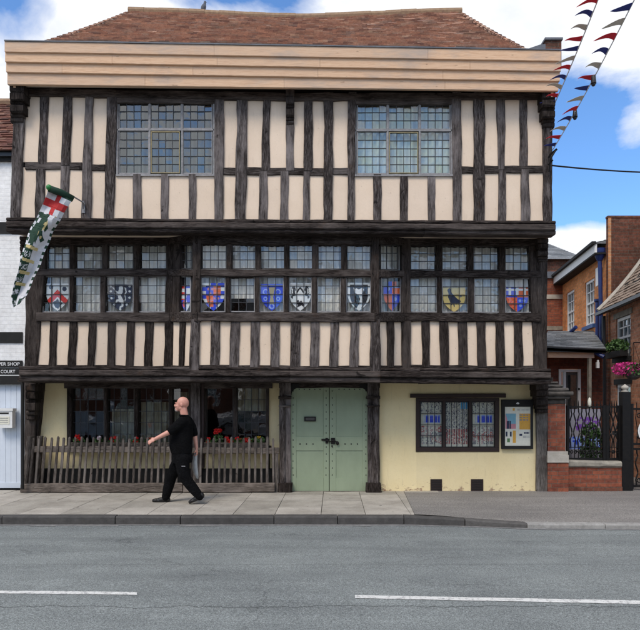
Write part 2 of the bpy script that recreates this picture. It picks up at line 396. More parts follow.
def stud(pl,quad,off=.03,d=.14,mat='tim_v',name='stud',jit=.009,ax='v',bev=.008):
    return MB().timber(pl,quad,off,d,jit=jit,ax=ax,bev=bev).build(name,M[mat],H)
def beam(pl,quad,off=.03,d=.14,mat='tim_h',name='beam',jit=.008,bev=.008):
    return MB().timber(pl,quad,off,d,jit=jit,ax='h',bev=bev).build(name,M[mat],H)
def panel(pl,p,mat='cream',grow=1.6,off=0.0,d=.08):
    xtl,xtr,xbl,xbr,yt,yb=p; g=grow
    mb=MB(); nx,ny=3,5
    # slightly undulating plaster face
    def P(u,v,o): 
        x0=xtl-g+(xbl-xtl)*v; x1=xtr+g+(xbr-xtr)*v
        return pl.pt(x0+(x1-x0)*u,yt-g+(yb-yt+2*g)*v,o)
    vs=[];
    for j in range(ny+1):
        for i in range(nx+1):
            vs.append(P(i/nx,j/ny,off+ri(-.0015,.0015)))
    k=len(vs)
    c=[P(0,0,off-d),P(1,0,off-d),P(1,1,off-d),P(0,1,off-d)]
    fs=[(j*(nx+1)+i,j*(nx+1)+i+1,(j+1)*(nx+1)+i+1,(j+1)*(nx+1)+i) for j in range(ny) for i in range(nx)]
    fs.append((k,k+1,k+2,k+3))
    mb.add(vs+c,fs,0); return mb.build('plaster_panel',M[mat],H)

# ---- upper storey panels: xtl,xtr,xbl,xbr,yt,yb
U=[(26.2,40,23,37.6,94,160.5),(48.6,63.3,45.7,61,95,161.5),(72,85,69.3,82.6,95.5,162.5),(94,107,92,105,96,163.5),
(224.5,237,223.8,236.2,99.5,167),(247.4,263.3,246,261,99.5,167),(270.7,286,269.3,286,99.5,167),(293.8,304.8,293.8,303.3,100,167),(312.9,324,312.5,323.6,100,167),(334,348,333.3,347.8,100,167),
(461.4,473.8,461.6,473.8,98.5,166),(485,497,485,497.8,98,165.5),(505.5,519.8,504.8,519.8,98,165),(527.6,542.4,528,542.6,98,164)]
L=[(22,35.7,19,34.5,169,216),(44.8,60,43.8,59.6,169.5,216),(69.5,82.4,67.4,81,170,217),(91.7,104.8,90,103.6,171,217),
(113.2,133,112.8,132.8,176,217.5),(141,161,141,160.6,176,217.5),(168.3,188.6,168.3,188.3,176,218),(196,214.8,195.6,214.5,176,218),
(223,235.5,222.4,234.5,174.8,218.8),(245.5,259.3,245.1,258.6,174.8,218.8),(267.6,280.7,267,280,174.8,218.8),(288.3,303.3,288,302.8,174.8,218.8),(310,323.8,309.6,323.4,174.8,218.8),(332.9,347.6,332.5,347.6,174.8,218.8),
(355,373.3,354.4,373.5,176.4,218.8),(381,400,381,400,176.4,218.8),(408,428,407.8,428,176.4,218.8),(435.3,453,435.3,453.4,176.4,218.8),
(462,473.8,462,474,173,218.8),(485,498.5,485,498.5,173,219),(506,521,506.4,521,172.5,219),(529.5,543.6,530,543.8,172.5,219.5)]
for p in U+L: panel(P2,p)
def gaps(row,y0,y1):
    out=[]
    for a,b in zip(row,row[1:]): out.append([(a[1],y0),(b[0],y0),(a[3],y1),(b[2],y1)])
    return out
mainposts=[((13.5,26.2),(9.8,19)),((84.5,92.8),(80.8,90)),((107,117.6),(103.6,113)),((214,224.2),(214.5,222.6)),((237,247.3),(234.6,245.1)),((324,333.6),(323.5,332.6)),((348,356.2),(347.6,354.5)),((452.4,461.6),(453.4,462)),((473.8,485),(474,485)),((542.5,552.5),(543.8,552.5))]
for t,b in mainposts:
    stud(P2,[(t[0],92),(t[1],92),(b[0],221),(b[1],221)],.04,.16,name='post')
def covered(x,posts): return any(t[0]-1<x<t[1]+1 for t,b in posts)
for row,y0,y1 in ((U,93,163),(L,169,221)):
    for g in gaps(row,y0,y1):
        xm=(g[0][0]+g[1][0])/2
        if covered(xm,mainposts): continue
        if g[1][0]-g[0][0]>40: continue
        o=0
        ya=[q for q in row if abs(q[1]-g[0][0])<.01][0]
        if row is U: g[2]=(g[2][0],ya[5]+3.5); g[3]=(g[3][0],ya[5]+3.5)
        else: g[0]=(g[0][0],ya[4]-3.5); g[1]=(g[1][0],ya[4]-3.5)
        if row is L and (g[0][0]>109 and g[0][0]<200 or g[0][0]>352 and g[0][0]<440): g[0]=(g[0][0],174); g[1]=(g[1][0],174)
        stud(P2,g,ri(.022,.034),.14)
# mid rails between posts
for x0,x1,a,b in ((25,81.6,161.3,169.2),(91.6,104.6,164,171),(223.5,235.5,167.4,174.7),(246,323.8,167.2,174.6),(333,347.9,167.2,174.6),(461.6,473.9,166,173.2),(485,543,165.2,172.6)):
    beam(P2,[(x0,a),(x1,a+(.8 if x1-x0>50 else 0)),(x0,b),(x1,b+(.5 if x1-x0>50 else 0))],.026,.12,name='mid_rail')
# top plate (wall plate) and heads over windows
beam(P2,[(14,87.5),(290,92.5),(14,95),(290,100.3)],.05,.2,'dk_h','wall_plate')
beam(P2,[(290.5,92.5),(552,92.5),(290.5,100.3),(552,98.3)],.05,.2,'dk_h','wall_plate')
beam(P2,[(117,97),(214.5,98.5),(117,102.8),(214.5,103)],.035,.12,'dk_h','window_head')
beam(P2,[(356,98),(452.5,98),(356,104),(452.5,104)],.035,.12,'dk_h','window_head')
# corbels under the eaves, each carved bracket
def corbel(pl,x0,x1,y0,y1,out,mat='dk_v',n=4,name='bracket'):
    mb=MB(); w=x1-x0
    prof=[(1.0,0,.2),(.92,.2,.42),(.62,.42,.52),(.72,.52,.74),(.42,.74,.86),(.28,.86,1.0)]
    for o,a,b in prof:
        mb.timber(pl,[(x0+w*.08*(1-o),y0+(y1-y0)*a),(x1-w*.08*(1-o),y0+(y1-y0)*a),(x0+w*.08*(1-o),y0+(y1-y0)*b),(x1-w*.08*(1-o),y0+(y1-y0)*b)],out*o,out*o+.08,seg=3,jit=.003,ax='h',bev=.018)
    return mb.build(name,M[mat],H)
corbel(P2,9.5,23.5,84,122,.24); corbel(P2,542.5,555.5,91,127,.24)
corbel(P2,285.8,294.2,88,126,.14)
corbel(P1,19.5,29,236,256,.3); corbel(P1,538,548.5,238,262,.2)
# ---- eaves boards
def fascia(Y,xl,xr,lt,lb,rt,rb,joints):
    pl=flat(Y); xs=[xl]+joints+[xr]
    for a,b in zip(xs,xs[1:]):
        def yy(x,l,r): return l+(r-l)*(x-xl)/(xr-xl)
        MB().timber(pl,[(a+.1,yy(a,lt,rt)),(b-.1,yy(b,lt,rt)),(a+.1,yy(a,lb,rb)),(b-.1,yy(b,lb,rb))],0,.05,jit=.0012,ax='h',bev=.004,seg=24).build('fascia_board',M['larch'],H)
fascia(9.60,4.5,561,41.3,51.6,50.5,61,[214,428])
fascia(9.63,5,561,51.2,61.6,60.8,71.2,[112,217,320,470])
fascia(9.665,6,560,61.2,71.9,70.8,81,[62,193,318,443])
fascia(9.70,7.2,558.5,71.4,84.2,80.6,90.8,[145,284,445])
def V(px,py,Y): return Vector((PX(px,Y),Y,PZ(py,Y)))
mb=MB()  # soffit behind the lowest board up to the wall plate
a=[V(8,84,9.75),V(558,90.5,9.75),Vector((PX(558,9.75),9.95,PZ(91.5,9.95))),Vector((PX(8,9.75),9.95,PZ(87.2,9.95)))]
mb.add(a+[p+Vector((0,0,.04)) for p in a],[(0,1,2,3),(7,6,5,4),(0,4,5,1),(1,5,6,2),(2,6,7,3),(3,7,4,0)])
mb.build('soffit',M['cream'],H)
# side returns of the eaves boards and the flat lead gutter on top
zl,zr=PZ(41.3,9.6),PZ(50.5,9.6); xl,xr=PX(4.5,9.6),PX(561,9.6)
for x,z,s in ((xl,zl,1),(xr,zr,-1)):
    for k in range(4):
        MB().box(min(x+s*.02*k,x+s*(.02*k+.04)),max(x+s*.02*k,x+s*(.02*k+.04)),9.652+.035*k,14.9,z-.165*(k+1),z-.165*k-.004).build('fascia_board',M['larch'],H)
mb=MB(); mb.add([(xl,9.585,zl),(xr,9.585,zr),(xr,14.9,zr),(xl,14.9,zl),(xl,9.585,zl+.018),(xr,9.585,zr+.018),(xr,14.9,zr+.018),(xl,14.9,zl+.018)],[(0,1,2,3),(7,6,5,4),(0,4,5,1),(1,5,6,2),(2,6,7,3),(3,7,4,0)])
mb.build('lead_gutter',M['lead'],H)

# ---- tiled roof
def tiles(mb,e0,e1,r0,r1,nc,w=.165,sag=lambda u,t:0,th=.016,curve=0,jit=1.0):
    """e0,e1 eaves left/right, r0,r1 ridge left/right"""
    e0,e1,r0,r1=map(Vector,(e0,e1,r0,r1)); nrm=(e1-e0).cross(r0-e0).normalized()
    def S(u,t):
        p=e0.lerp(r0,t).lerp(e1.lerp(r1,t),u)
        return p+Vector((0,0,sag(u,t)))+nrm*(-curve*4*t*(1-t))
    for c in range(nc):
        t0=c/nc; t1=min(1.0,(c+1.12)/nc)
        A,B=S(0,t0),S(1,t0); Ln=(B-A).length; n=max(2,int(Ln/w)); ph=.5*(c%2)
        wav=ri(0,99)
        for i in range(-1,n+1):
            ua=(i+ph)/n; ub=ua+1/n
            if ub<=0.02 or ua>=.98: continue
            ua=max(0,ua); ub=min(1,ub)-.0006
            lift=th+ri(-.004,.009)*jit; dz=mnoise.noise(Vector((i*.35+wav,c*.1,0)))*.010*jit
            d0=ri(-.004,.004)*jit/nc
            p0,p1=S(ua,t0+d0)+nrm*(lift+dz),S(ub,t0+d0)+nrm*(lift+dz+ri(-.004,.004)*jit)
            p2,p3=S(ub,t1)+nrm*.002,S(ua,t1)+nrm*.002
            b0,b1=S(ua,t0+d0)-nrm*.004,S(ub,t0+d0)-nrm*.004
            mb.add([p0,p1,p2,p3,b0,b1],[(0,1,2,3),(4,5,1,0),(4,0,3),(5,2,1)],0,random.random()*.75+.25*random.random())
    return mb
E0=Vector((PX(47,9.75),9.75,PZ(41,9.75))); E1=Vector((PX(527,9.75),9.75,PZ(50,9.75)))
R0=Vector((PX(129,12.3),12.3,PZ(11.5,12.3))); R1=Vector((PX(461,12.3),12.3,PZ(12.5,12.3)))
sagf=lambda u,t:-.10*math.sin(math.pi*u)*t+.02*math.sin(u*9)*t
mb=MB(); tiles(mb,E0,E1,R0,R1,32,sag=sagf,curve=.04,th=.024,jit=1.4)
B0=Vector((E0.x,14.85,E0.z)); B1=Vector((E1.x,14.85,E1.z))
tiles(mb,B1,B0,R1,R0,24,.25,sag=lambda u,t:sagf(1-u,t))
tiles(mb,B0,E0,R0,R0+Vector((0,-.01,0)),24,.2,curve=.04); tiles(mb,E1,B1,R1+Vector((0,-.01,0)),R1,24,.2,curve=.04)
roof=mb.build('roof',M['tile'],H)
mb=MB()  # roof underlay so nothing shows through
def und(a,b,c,d):
    z=Vector((0,0,.03)); mb.add([a-z,b-z,c-z,d-z],[(0,1,2,3)])
mb.add([E0-Vector((0,0,.05)),E1-Vector((0,0,.05)),B1-Vector((0,0,.05)),B0-Vector((0,0,.05)),R0-Vector((0,0,.32)),R1-Vector((0,0,.32))],[(0,1,5,4),(2,3,4,5),(1,2,5),(3,0,4),(3,2,1,0)])
mb.build('roof_boarding',M['room'],H)
mb=MB(); n=22
for i in range(n):
    u0,u1=i/n,(i+1)/n; a=R0.lerp(R1,u0)+Vector((0,0,sagf(u0,1)+.0)); b=R0.lerp(R1,u1)+Vector((0,0,sagf(u1,1)))
    mb.tube([a+Vector((0,0,.0)),b+Vector((.01,0,0))],.085+ri(-.006,.006),10)
g=mb.build('ridge_tiles',M['ridge'],roof)
for c0,c1,s in ((E0,R0,1),(E1,R1,-1)):
    mb=MB(); n=17
    for i in range(n):
        def hp(t):
            p=c0.lerp(c1,t); return p+Vector((s*.0,0.02*4*t*(1-t),-.0*4*t*(1-t)))
        a=hp(i/n); b=hp((i+1)/n); mb.tube([a-Vector((0,0,.03)),b+(b-a)*.1-Vector((0,0,.03))],.05,6,r2=.03)
    mb.build('hip_tiles',M['tile'],roof)
# small chimney stub at the right hand end of the roof
ch=MB().box(PX(545.5,9.9),PX(561.5,9.9),9.9,10.5,zr-.1,PZ(40.5,9.9)).build('chimney',M['old_x'],H)
MB().box(PX(544.5,9.9),PX(562.3,9.9),9.87,10.53,PZ(40.5,9.9),PZ(38.3,9.9)).build('lead_cap',M['lead'],ch)
mb=MB(); mb.add([V(527,50,9.8),V(545.5,50,9.8),V(545.5,44,9.8),V(540,44.5,9.8),V(527,49,9.8)]+[V(527,50,9.8)+Vector((0,.3,0)),V(545.5,50,9.8)+Vector((0,.3,0)),V(545.5,44,9.8)+Vector((0,.3,0)),V(540,44.5,9.8)+Vector((0,.3,0)),V(527,49,9.8)+Vector((0,.3,0))],[(0,1,2,3,4),(9,8,7,6,5),(0,5,6,1),(1,6,7,2),(2,7,8,3),(3,8,9,4),(4,9,5,0)])
mb.build('lead_flashing',M['lead'],H)

# ---- upper bressummer (jetty beam) under the top storey, moulded
def jetty(Y,xl,xr,pts,tops,bots,mat,name,outs,split):
    """pts: x positions; tops/bots: y at each"""
    def ya(x,arr):
        for i in range(len(pts)-1):
            if x<=pts[i+1] or i==len(pts)-2: return arr[i]+(arr[i+1]-arr[i])*(x-pts[i])/(pts[i+1]-pts[i])
    xs=[xl]+split+[xr]; k=len(outs)
    for a,b in zip(xs,xs[1:]):
        mb=MB()
        for q,(f0,f1,out) in enumerate(outs):
            T=lambda x: ya(x,tops)+(ya(x,bots)-ya(x,tops))*f0
            Bt=lambda x: ya(x,tops)+(ya(x,bots)-ya(x,tops))*f1
            sub=[a]+[p for p in pts if a<p<b]+[b]
            for c,d in zip(sub,sub[1:]):
                mb.timber(flat(Y-out),[(c,T(c)),(d,T(d)),(c,Bt(c)),(d,Bt(d))],0,.12+out,jit=.004,ax='h',bev=.014)
        mb.build(name,M[mat],H)
jetty(10.0,6,555.8,[0,290,556],[217.3,219.3,220.5],[231.3,233,234.6],'dk_h','bressummer',[(0,.25,.05),(.25,.68,.13),(.68,1,.09)],[106,285,425])
mb=MB()
a=[Vector((PX(8,9.98),9.98,PZ(231.5,9.98))),Vector((PX(554,9.98),9.98,PZ(234.6,9.98))),Vector((PX(547,Y1),Y1+.02,PZ(239,Y1))),Vector((PX(28,Y1),Y1+.02,PZ(237.5,Y1)))]
mb.add(a+[p+Vector((0,0,.05)) for p in a],[(0,1,2,3),(7,6,5,4),(0,4,5,1),(1,5,6,2),(2,6,7,3),(3,7,4,0)])
mb.build('jetty_soffit',M['cream'],H)

# ---- windows
def light(pl,x0,y0,x1,y1,cols,rows,fm='frame',gm='glass',off=-.03,fw=.9,tilt=.006,bars=True,frame2=None,hb=True):
    mb=MB(); yy=(y0,y1)
    for q in ((x0,y0,x1,y0+fw),(x0,y1-fw,x1,y1),(x0,y0+fw,x0+fw,y1-fw),(x1-fw,y0+fw,x1,y1-fw)):
        mb.q(pl,q[0],q[1],q[2],q[3],off,.03)
    w=mb.build('window',M[fm],H)
    gx0,gx1,gy0,gy1=x0+fw,x1-fw,y0+fw,y1-fw
    mb=MB()
    for i in range(cols):
        for j in range(rows):
            a=gx0+(gx1-gx0)*i/cols; b=gx0+(gx1-gx0)*(i+1)/cols; c=gy0+(gy1-gy0)*j/rows; d=gy0+(gy1-gy0)*(j+1)/rows
            s=(b-a)/56; tx=ri(-tilt,tilt)*s*4; ty=ri(-tilt,tilt)*s*4; o=off-.018
            mb.add([pl.pt(a,c,o+tx+ty),pl.pt(b,c,o-tx+ty),pl.pt(b,d,o-tx-ty),pl.pt(a,d,o+tx-ty)],[(0,1,2,3)])
    mb.build('glass',M[gm],w)
    mb=MB(); lw=.28
    for i in range(1,cols):
        a=gx0+(gx1-gx0)*i/cols; mb.q(pl,a-lw,gy0,a+lw,gy1,off-.008,.014)
    if hb:
        for j in range(1,rows):
            c=gy0+(gy1-gy0)*j/rows; mb.q(pl,gx0,c-lw,gx1,c+lw,off-.0065,.014)
    if cols>1 or rows>1: mb.build('leading',M['came'],w)
    return w
for (xa,xb,xc,xd,yt,ytr,yb,gm,ca) in ((118,149.6,182,213,102.3,129.6,175,'glassblue',(150,180.6)),(356.6,387.8,419.6,451,103.6,130.2,175.2,'glassgreen',(388.4,419))):
    for k,(p,q) in enumerate(((xa,xb),(xb,xc),(xc,xd))):
        light(P2,p+.5,yt,q-.5,ytr-.7,4,3,'frame',gm,.0)
        if k==1:
            light(P2,ca[0]+.8,ytr+1.8,ca[1]-.8,yb-2,4,5,'brass',gm,.012,.8)
        else: light(P2,p+.5,ytr+.7,q-.5,yb-1.2,4,5,'frame',gm,.0)
    mb=MB()
    for x in (xb,xc): mb.q(P2,x-.7,yt,x+.7,yb-1,.012,.09)
    mb.q(P2,xa-1,ytr-.6,xb-.7,ytr+.8,.014,.09); mb.q(P2,xb+.7,ytr-.6,xc-.7,ytr+.8,.014,.09); mb.q(P2,xc+.7,ytr-.6,xd+1,ytr+.8,.014,.09)
    mb.q(P2,xa-2.2,yb-1,xd+2.2,yb+.9,.03,.12); mb.q(P2,xa-1.8,yt-1,xa-.2,yb-1,.014,.09); mb.q(P2,xd+.2,yt-1,xd+1.6,yb-1,.014,.09)
    mb.build('window_frame',M['frame'],H)
# ---- first floor window band
UL=[(46.7,70,P1),(74.5,102.5,P1),(107,133.7,P1),(140,166.7,P1),(180,192.5,PCL),(202,226.7,PB),(231.7,255.7,PB),(260.5,284.5,PB),(289,312.5,PB),(318,341.7,PB),(346.7,370.5,PB),(380.6,398.5,PCR),(410.5,436,P1),(442,468,P1),(473,499.5,P1),(505,529.5,P1)]
LL=[(42,69.5,P1),(73,100.5,P1),(105,133.7,P1),(138,166.6,P1),(178.7,191,PCL),(200.5,225.5,PB),(230,255,PB),(259,284,PB),(288.5,312,PB),(317,341,PB),(346,371,PB),(381,401.5,PCR),(409.5,437.5,P1),(441.7,468.7,P1),(474,500,P1),(505,533.7,P1)]
def ytx(x,a,b,c): # a at 40, b at 285, c at 530
    return a+(b-a)*(x-40)/245 if x<285 else b+(c-b)*(x-285)/245
UPT=lambda x:ytx(x,244.6,242.6,246); UPB=lambda x:ytx(x,269,268.8,270.6)
LOT=lambda x:ytx(x,276,276.2,278); LOB=lambda x:ytx(x,312.4,312,312.8)
for (a,b,pl) in UL:
    m=(a+b)/2; n=2 if b-a<14 else 3
    t=UPT(m)-(2 if pl is PB else 0)+(0 if pl is PB else .6)
    light(pl,a,t+(1.6 if pl is PB else 0),b,UPB(m),n,3,'framedk','glass',-.02,.7)
for (a,b,pl) in LL:
    m=(a+b)/2; n=2 if b-a<14 else 3
    light(pl,a,LOT(m),b,LOB(m),n,4,'frame','glass',-.02,1.0)
segs=[(36,176,P1,'L'),(172.5,196,PCL,'c'),(193,379,PB,'B'),(375.5,404,PCR,'c'),(400,541,P1,'R')]
segs=[(36,169,P1),(169.5,196.5,PCL),(196,375.5,PB),(375,404.5,PCR),(405,541,P1)]
for x0,x1,pl in segs:
    ye=lambda f,x:f(x)
    dk='dk_h'
    b0,b1=(-5.5,-.4)
    beam(pl,[(x0,UPT(x0)-8),(x1,UPT(x1)-8),(x0,UPT(x0)+.2),(x1,UPT(x1)+.2)],.05,.2,dk,'wall_plate')
    beam(pl,[(x0,UPB(x0)+.1),(x1,UPB(x1)+.1),(x0,LOT(x0)-.3),(x1,LOT(x1)-.3)],.045,.16,dk,'transom')
    beam(pl,[(x0,LOB(x0)+.1),(x1,LOB(x1)+.1),(x0,321.2),(x1,322)],.06,.22,dk,'window_sill')
    beam(pl,[(x0,364.8),(x1,366),(x0,370),(x1,372)],.03,.18,dk,'bottom_rail')
for seq,y0,y1 in ((UL,lambda m:UPT(m)-.2,lambda m:UPB(m)+.3),(LL,lambda m:LOT(m)-.4,lambda m:LOB(m)+.4)):
    for (a,b,p),(c,d,q) in zip(seq,seq[1:]):
        if p is not q: continue
        m=(b+c)/2
        stud(p,[(b-.2,y0(m)),(c+.2,y0(m)),(b-.2,y1(m)),(c+.2,y1(m))],.02,.15,'dk_v','mullion',.004)
def post1(pl,q,off,d=.2,name='post',mat='dk_v'): stud(pl,q,off,d,mat,name)
post1(P1,[(27,236.5),(46.7,236.5),(24,371),(37,371)],.03)
for (a,b,c,d) in ((166.5,175.5,163.5,174),(410.4,400,411,401.5)):
    pass
post1(P1,[(166.6,237),(174,237),(163.6,371),(172.6,371)],.055)
post1(P1,[(401.5,239),(410.6,239),(401.6,371),(410.8,371)],.055)
post1(PB,[(193.2,236),(201.2,236),(191.6,314),(199.8,314)],.055,.13)
post1(PB,[(371.3,236),(379.2,236),(371.3,314),(379.4,314)],.055,.13)
post1(PB,[(190.4,319),(199.6,319),(189.0,371),(198.6,371)],.05,.13,mat='tim_v')
post1(PB,[(370.6,319),(380.6,319),(370.4,371),(380.8,371)],.05,.13,mat='tim_v')
post1(PCL,[(173.6,239),(180,239),(171.5,316),(178.8,316)],.02,.12)
post1(P1,[(529.4,240),(547.2,240),(534,371),(547,371)],.03)
FP=[(38.3,50.3,36,48),(57.3,69.6,55.3,67),(77,88.6,75,87),(96,108,94,106.5),(115,127,114,125),(134.6,144.8,132.8,143.6),(153.4,164.6,151.9,163.5),(174,179.3,172.5,177.8),(184.3,189.8,182.8,188.6),(199.5,211,198.4,210),(219.8,230.6,219,229),(239.9,251,238.4,249.6),(260,271,258.8,270.6),(280,291,279,290),(300.3,310.6,299.7,309.6),(319.4,330.3,318.8,329.5),(339.3,350,338.4,349.3),(359,370.3,358.3,370),(381,388,381.3,388.6),(394.6,401,394.6,401.2),(411,421.6,411.5,422),(429.7,439.8,430,440.8),(448.7,457.8,449.3,458.8),(467,476.7,468,478),(485.7,495.6,486.5,496.4),(504,514,505,515),(522.8,533.2,523.4,534)]
def plof(x): return P1 if x<170 or x>404 else PCL if x<195 else PB if x<376 else PCR
for p in FP:
    panel(plof((p[0]+p[1])/2),(*p,321.3,366),grow=1.2)
for a,b in zip(FP,FP[1:]):
    pa,pb=plof((a[0]+a[1])/2),plof((b[0]+b[1])/2)
    if pa is not pb: continue
    stud(pa,[(a[1],320),(b[0],320),(a[3],367),(b[2],367)],ri(.03,.045),.14,'tim_v' if pa is PB else 'dk_v')
jetty(10.2,18.8,551,[0,290,552],[366.2,367.2,368.6],[381.2,382,384.6],'dk_h','bressummer',[(0,.22,.05),(.22,.62,.13),(.62,1,.08)],[163,190,380,420])

# ---- ground floor
def wallpieces(pl,rects,mat,d=.2):
    mb=MB()
    for r in rects: mb.q(pl,*r,0,d)
    return mb.build('wall',M[mat],H)
wallpieces(PG,[(377,381,416.5,492),(416.5,381,498.5,398.5),(416.5,451,498.5,492),(498.5,381,542,492)],'yellow')
wallpieces(PR,[(34,380,70,468.5),(70,446,270,468.5),(267.5,380,291,468.5)],'yellow')
MB().q(PR,36,468.5,291,489,.02,.25).build('wall_foot',M['matblack'],H)  # matt black strip along the foot of the left window wall
stud(PG,[(536.5,383),(547.5,383),(536.5,492),(547.5,492)],.05,.2,'grey_v','post')
corbel(flat(10.95),536.5,548.5,384,413,.3)
stud(PR,[(29,381),(43,381),(36,440),(38,440)],.1,.2,'dk_v','brace')
stud(PG,[(24.5,381),(36,381),(23.5,492),(34,492)],.03,.25,'dk_v','post')
corbel(flat(10.95),25.5,35,384,420,.26)
MB().tube([PG.pt(22.5,383,.35),PG.pt(22.5,440,.35),PG.pt(22.5,489,.35)],.03,8).build('drainpipe',M['matblack'],H)
# left windows
GW=[(71.5,104.5,'redcurtain'),(106.7,134.5,None),(138,169.5,None),(172,189.5,None),(206,233.5,None),(236.7,266.5,None)]
for k,(a,b,_) in enumerate(GW):
    c,r=(4,5) if k!=4 else (1,1)
    if k==0: c,r=4,5
    if k==3: c,r=2,5
    light(PR,a,387.5,b,446.5,c,r,'framedk','glassg',-.02,.9,.005)
for a,b in ((66.8,71.6),(104.3,106.9),(134.3,138.2),(169.3,172.2),(189.3,191.2),(198.9,206.2),(233.3,236.9),(266.3,269)):
    stud(PR,[(a,382),(b,382),(a-.3,449),(b-.3,449)],.05,.2,'dk_v','mullion',.003)
stud(PR,[(190.5,382),(199.8,382),(190.2,489),(199.6,489)],.12,.3,'tim_v','post')
stud(PR,[(201,382),(204,382),(201,468),(204,468)],.09,.1,'brown','door_jamb',.001)
beam(PR,[(64,378),(272,378),(64,388.2),(272,388.2)],.08,.2,'dk_h','window_head')
beam(PR,[(64,445.8),(190,445.8),(64,449.4),(190,449.4)],.10,.2,'tim_h','window_sill')
beam(PR,[(200,445.8),(271,445.8),(200,449.4),(271,449.4)],.10,.2,'tim_h','window_sill')
# doors
PD=flat(10.97)
def leaf(x0,x1,hinge):
    mb=MB()
    # frame members and recessed panels
    y0,y1=386.5,491.6
    if hinge=='l': a,b=296.2,323.6
    else: a,b=336,362.8
    mb.q(PD,x0,y0,x1,y1,0,.05)
    d=MB()
    d.q(PD,x0,y0,x1,y1,0,.05)
    for (pa,pb) in ((392.3,436.6),(450.6,478)):
        pass
    lf=d.build('door',M['green'],H)
    rails=MB(); o=.016
    for q in ((x0,y0,a,y1),(b,y0,x1,y1),(a,y0,b,392.2),(a,436.8,b,450.4),(a,478,b,y1)):
        rails.timber(PD,[(q[0],q[1]),(q[2],q[1]),(q[0],q[3]),(q[2],q[3])],o,.0155,jit=.0006,bev=.003,seg=2)
    rails.build('door_rails',M['green'],lf)
    nails=MB()
    xs=[x0+2.6,x1-2.8]
    for x in xs:
        for i in range(14):
            y=391+i*7.0
            if y>476: continue
            p=PD.pt(x+ri(-.2,.2),y,.017); nails.ell(p,(.010,.008,.010),m=0,seg=7,rings=5)
    for i in range(3 if hinge=='l' else 3):
        x=(300+i*6.5) if hinge=='l' else (345+i*6.2)
        nails.ell(PD.pt(x,444,.017),(.013,.010,.013),seg=7,rings=5)
    for i in range(5):
        nails.ell(PD.pt(a+3+i*5.2,389.3,.017),(.011,.009,.011),seg=7,rings=5)
    nails.build('nail_heads',M['matblack'],lf)
    return lf
dl=leaf(290.5,329.0,'l'); dr=leaf(329.7,368.6,'r')
mb=MB().q(PD,304.2,416.6,315.9,421.4,.028,.012); mb.build('letter_plate',M['matblack'],dl)
mb=MB().q(PD,305.6,417.8,314.6,420.2,.032,.003); mb.build('letter_flap',M['framedk'],dl)
mb=MB(); mb.tube([PD.pt(322,440,.03),PD.pt(326,440.6,.035),PD.pt(330,441.5,.05),PD.pt(334,440.5,.04),PD.pt(337,442,.05)],.012,6); mb.q(PD,331,438,335,444,.04,.025)
mb.ell(PD.pt(337.5,443.2,.05),(.028,.022,.036)); mb.ell(PD.pt(332,446,.04),(.012,.01,.02)); mb.build('padlock',M['iron'],dr)
mb=MB(); mb.q(PD,321.5,438.8,329,440.6,.03,.012); mb.q(PD,325.5,438,328,443.5,.034,.012); mb.build('hasp',M['iron'],dl)
# spandrels: curved braces in the door head corners
for s,x0 in ((1,289),(-1,370)):
    pts=[(x0,384)]
    for i in range(9):
        a=math.pi/2*i/8
        pts.append((x0+s*(2+10*(1-math.sin(a))),387.2+10*(1-math.cos(a))) if True else None)
    poly=[(x0,384)]+[(x0+s*10.5,384)]+[(x0+s*(10.5-8*math.sin(math.pi/2*i/7)),387.6+7.5*(1-math.cos(math.pi/2*i/7))) for i in range(8)]+[(x0,395.2)]
    MB().q4(PD,poly,.03,.05).build('spandrel',M['matblack'],H)
beam(PD,[(279,379),(380,379),(279,388),(380,388.3)],.025,.15,'dk_h','door_head')
beam(PD,[(289,491.4),(370,491.4),(289,494.2),(370,494.2)],.05,.2,'dk_h','threshold',.002)
for x0,x1 in ((279.3,290.8),(367.8,379.8)):
    pl=flat(10.9)
    p=MB(); 
    p.timber(pl,[(x0,381),(x1,381),(x0,494),(x1,494)],.0,.14)
    if x0<300: a0,a1=x0+.3,x0+6
    else: a0,a1=x1-6.2,x1-.4
    p.timber(pl,[(a0,381),(a1,381),(a0,485),(a1,485)],.05,.05,bev=.02)
    dp=p.build('door_post',M['tim_v'],H)
    c=MB(); c.timber(pl,[(x0-1,396),(x1+.5,396),(x0-1,399),(x1+.5,399)],.075,.1,ax='h',jit=.002); c.timber(pl,[(x0-.6,405),(x1+.2,405),(x0-.6,407),(x1+.2,407)],.068,.1,ax='h',jit=.002)
    c.build('moulding',M['tim_h'],dp)
    c=MB(); c.timber(pl,[(x0-1.6,483.5),(x1+1.4,483.5),(x0-2,494.8),(x1+2,494.8)],.11,.2,bev=.03,jit=.01,seg=4); c.build('post_base',M['dk_v'],dp)
# right hand window
mb=MB()
for q in ((416,398,499.3,401.3),(416,447.5,499.3,451.8),(416,401.3,420,447.5),(495.2,401.3,499.3,447.5),(442.8,401.3,445.2,447.5),(468.8,401.3,471.6,447.5)):
    mb.timber(PG,[(q[0],q[1]),(q[2],q[1]),(q[0],q[3]),(q[2],q[3])],.02,.12,jit=.001,ax='v' if q[3]-q[1]>10 else 'h',bev=.005)
mb.build('window_frame',M['brown'],H)
light(PG,420,401.3,442.8,447.5,3,4,'black','glass',-.01,1.0); light(PG,445.2,401.3,468.8,447.5,4,1,'black','glass',-.01,.7); light(PG,471.6,401.3,495.2,447.5,3,4,'black','glass',-.01,1.0)
beam(PG,[(410.5,393.8),(506,393.4),(410.5,397.8),(506,397.6)],.05,.1,'brown','lintel',.001)
for a,b in ((430.5,442),(471,483.3)):
    v=MB().q(PG,a,479.2,b,491,.012,.03).build('air_vent',M['brown'],H)
    mm=MB()
    for i in range(6): mm.q(PG,a+1,480.3+i*1.7,b-1,481.1+i*1.7,.018,.006)
    mm.build('louvre',M['matblack'],v)

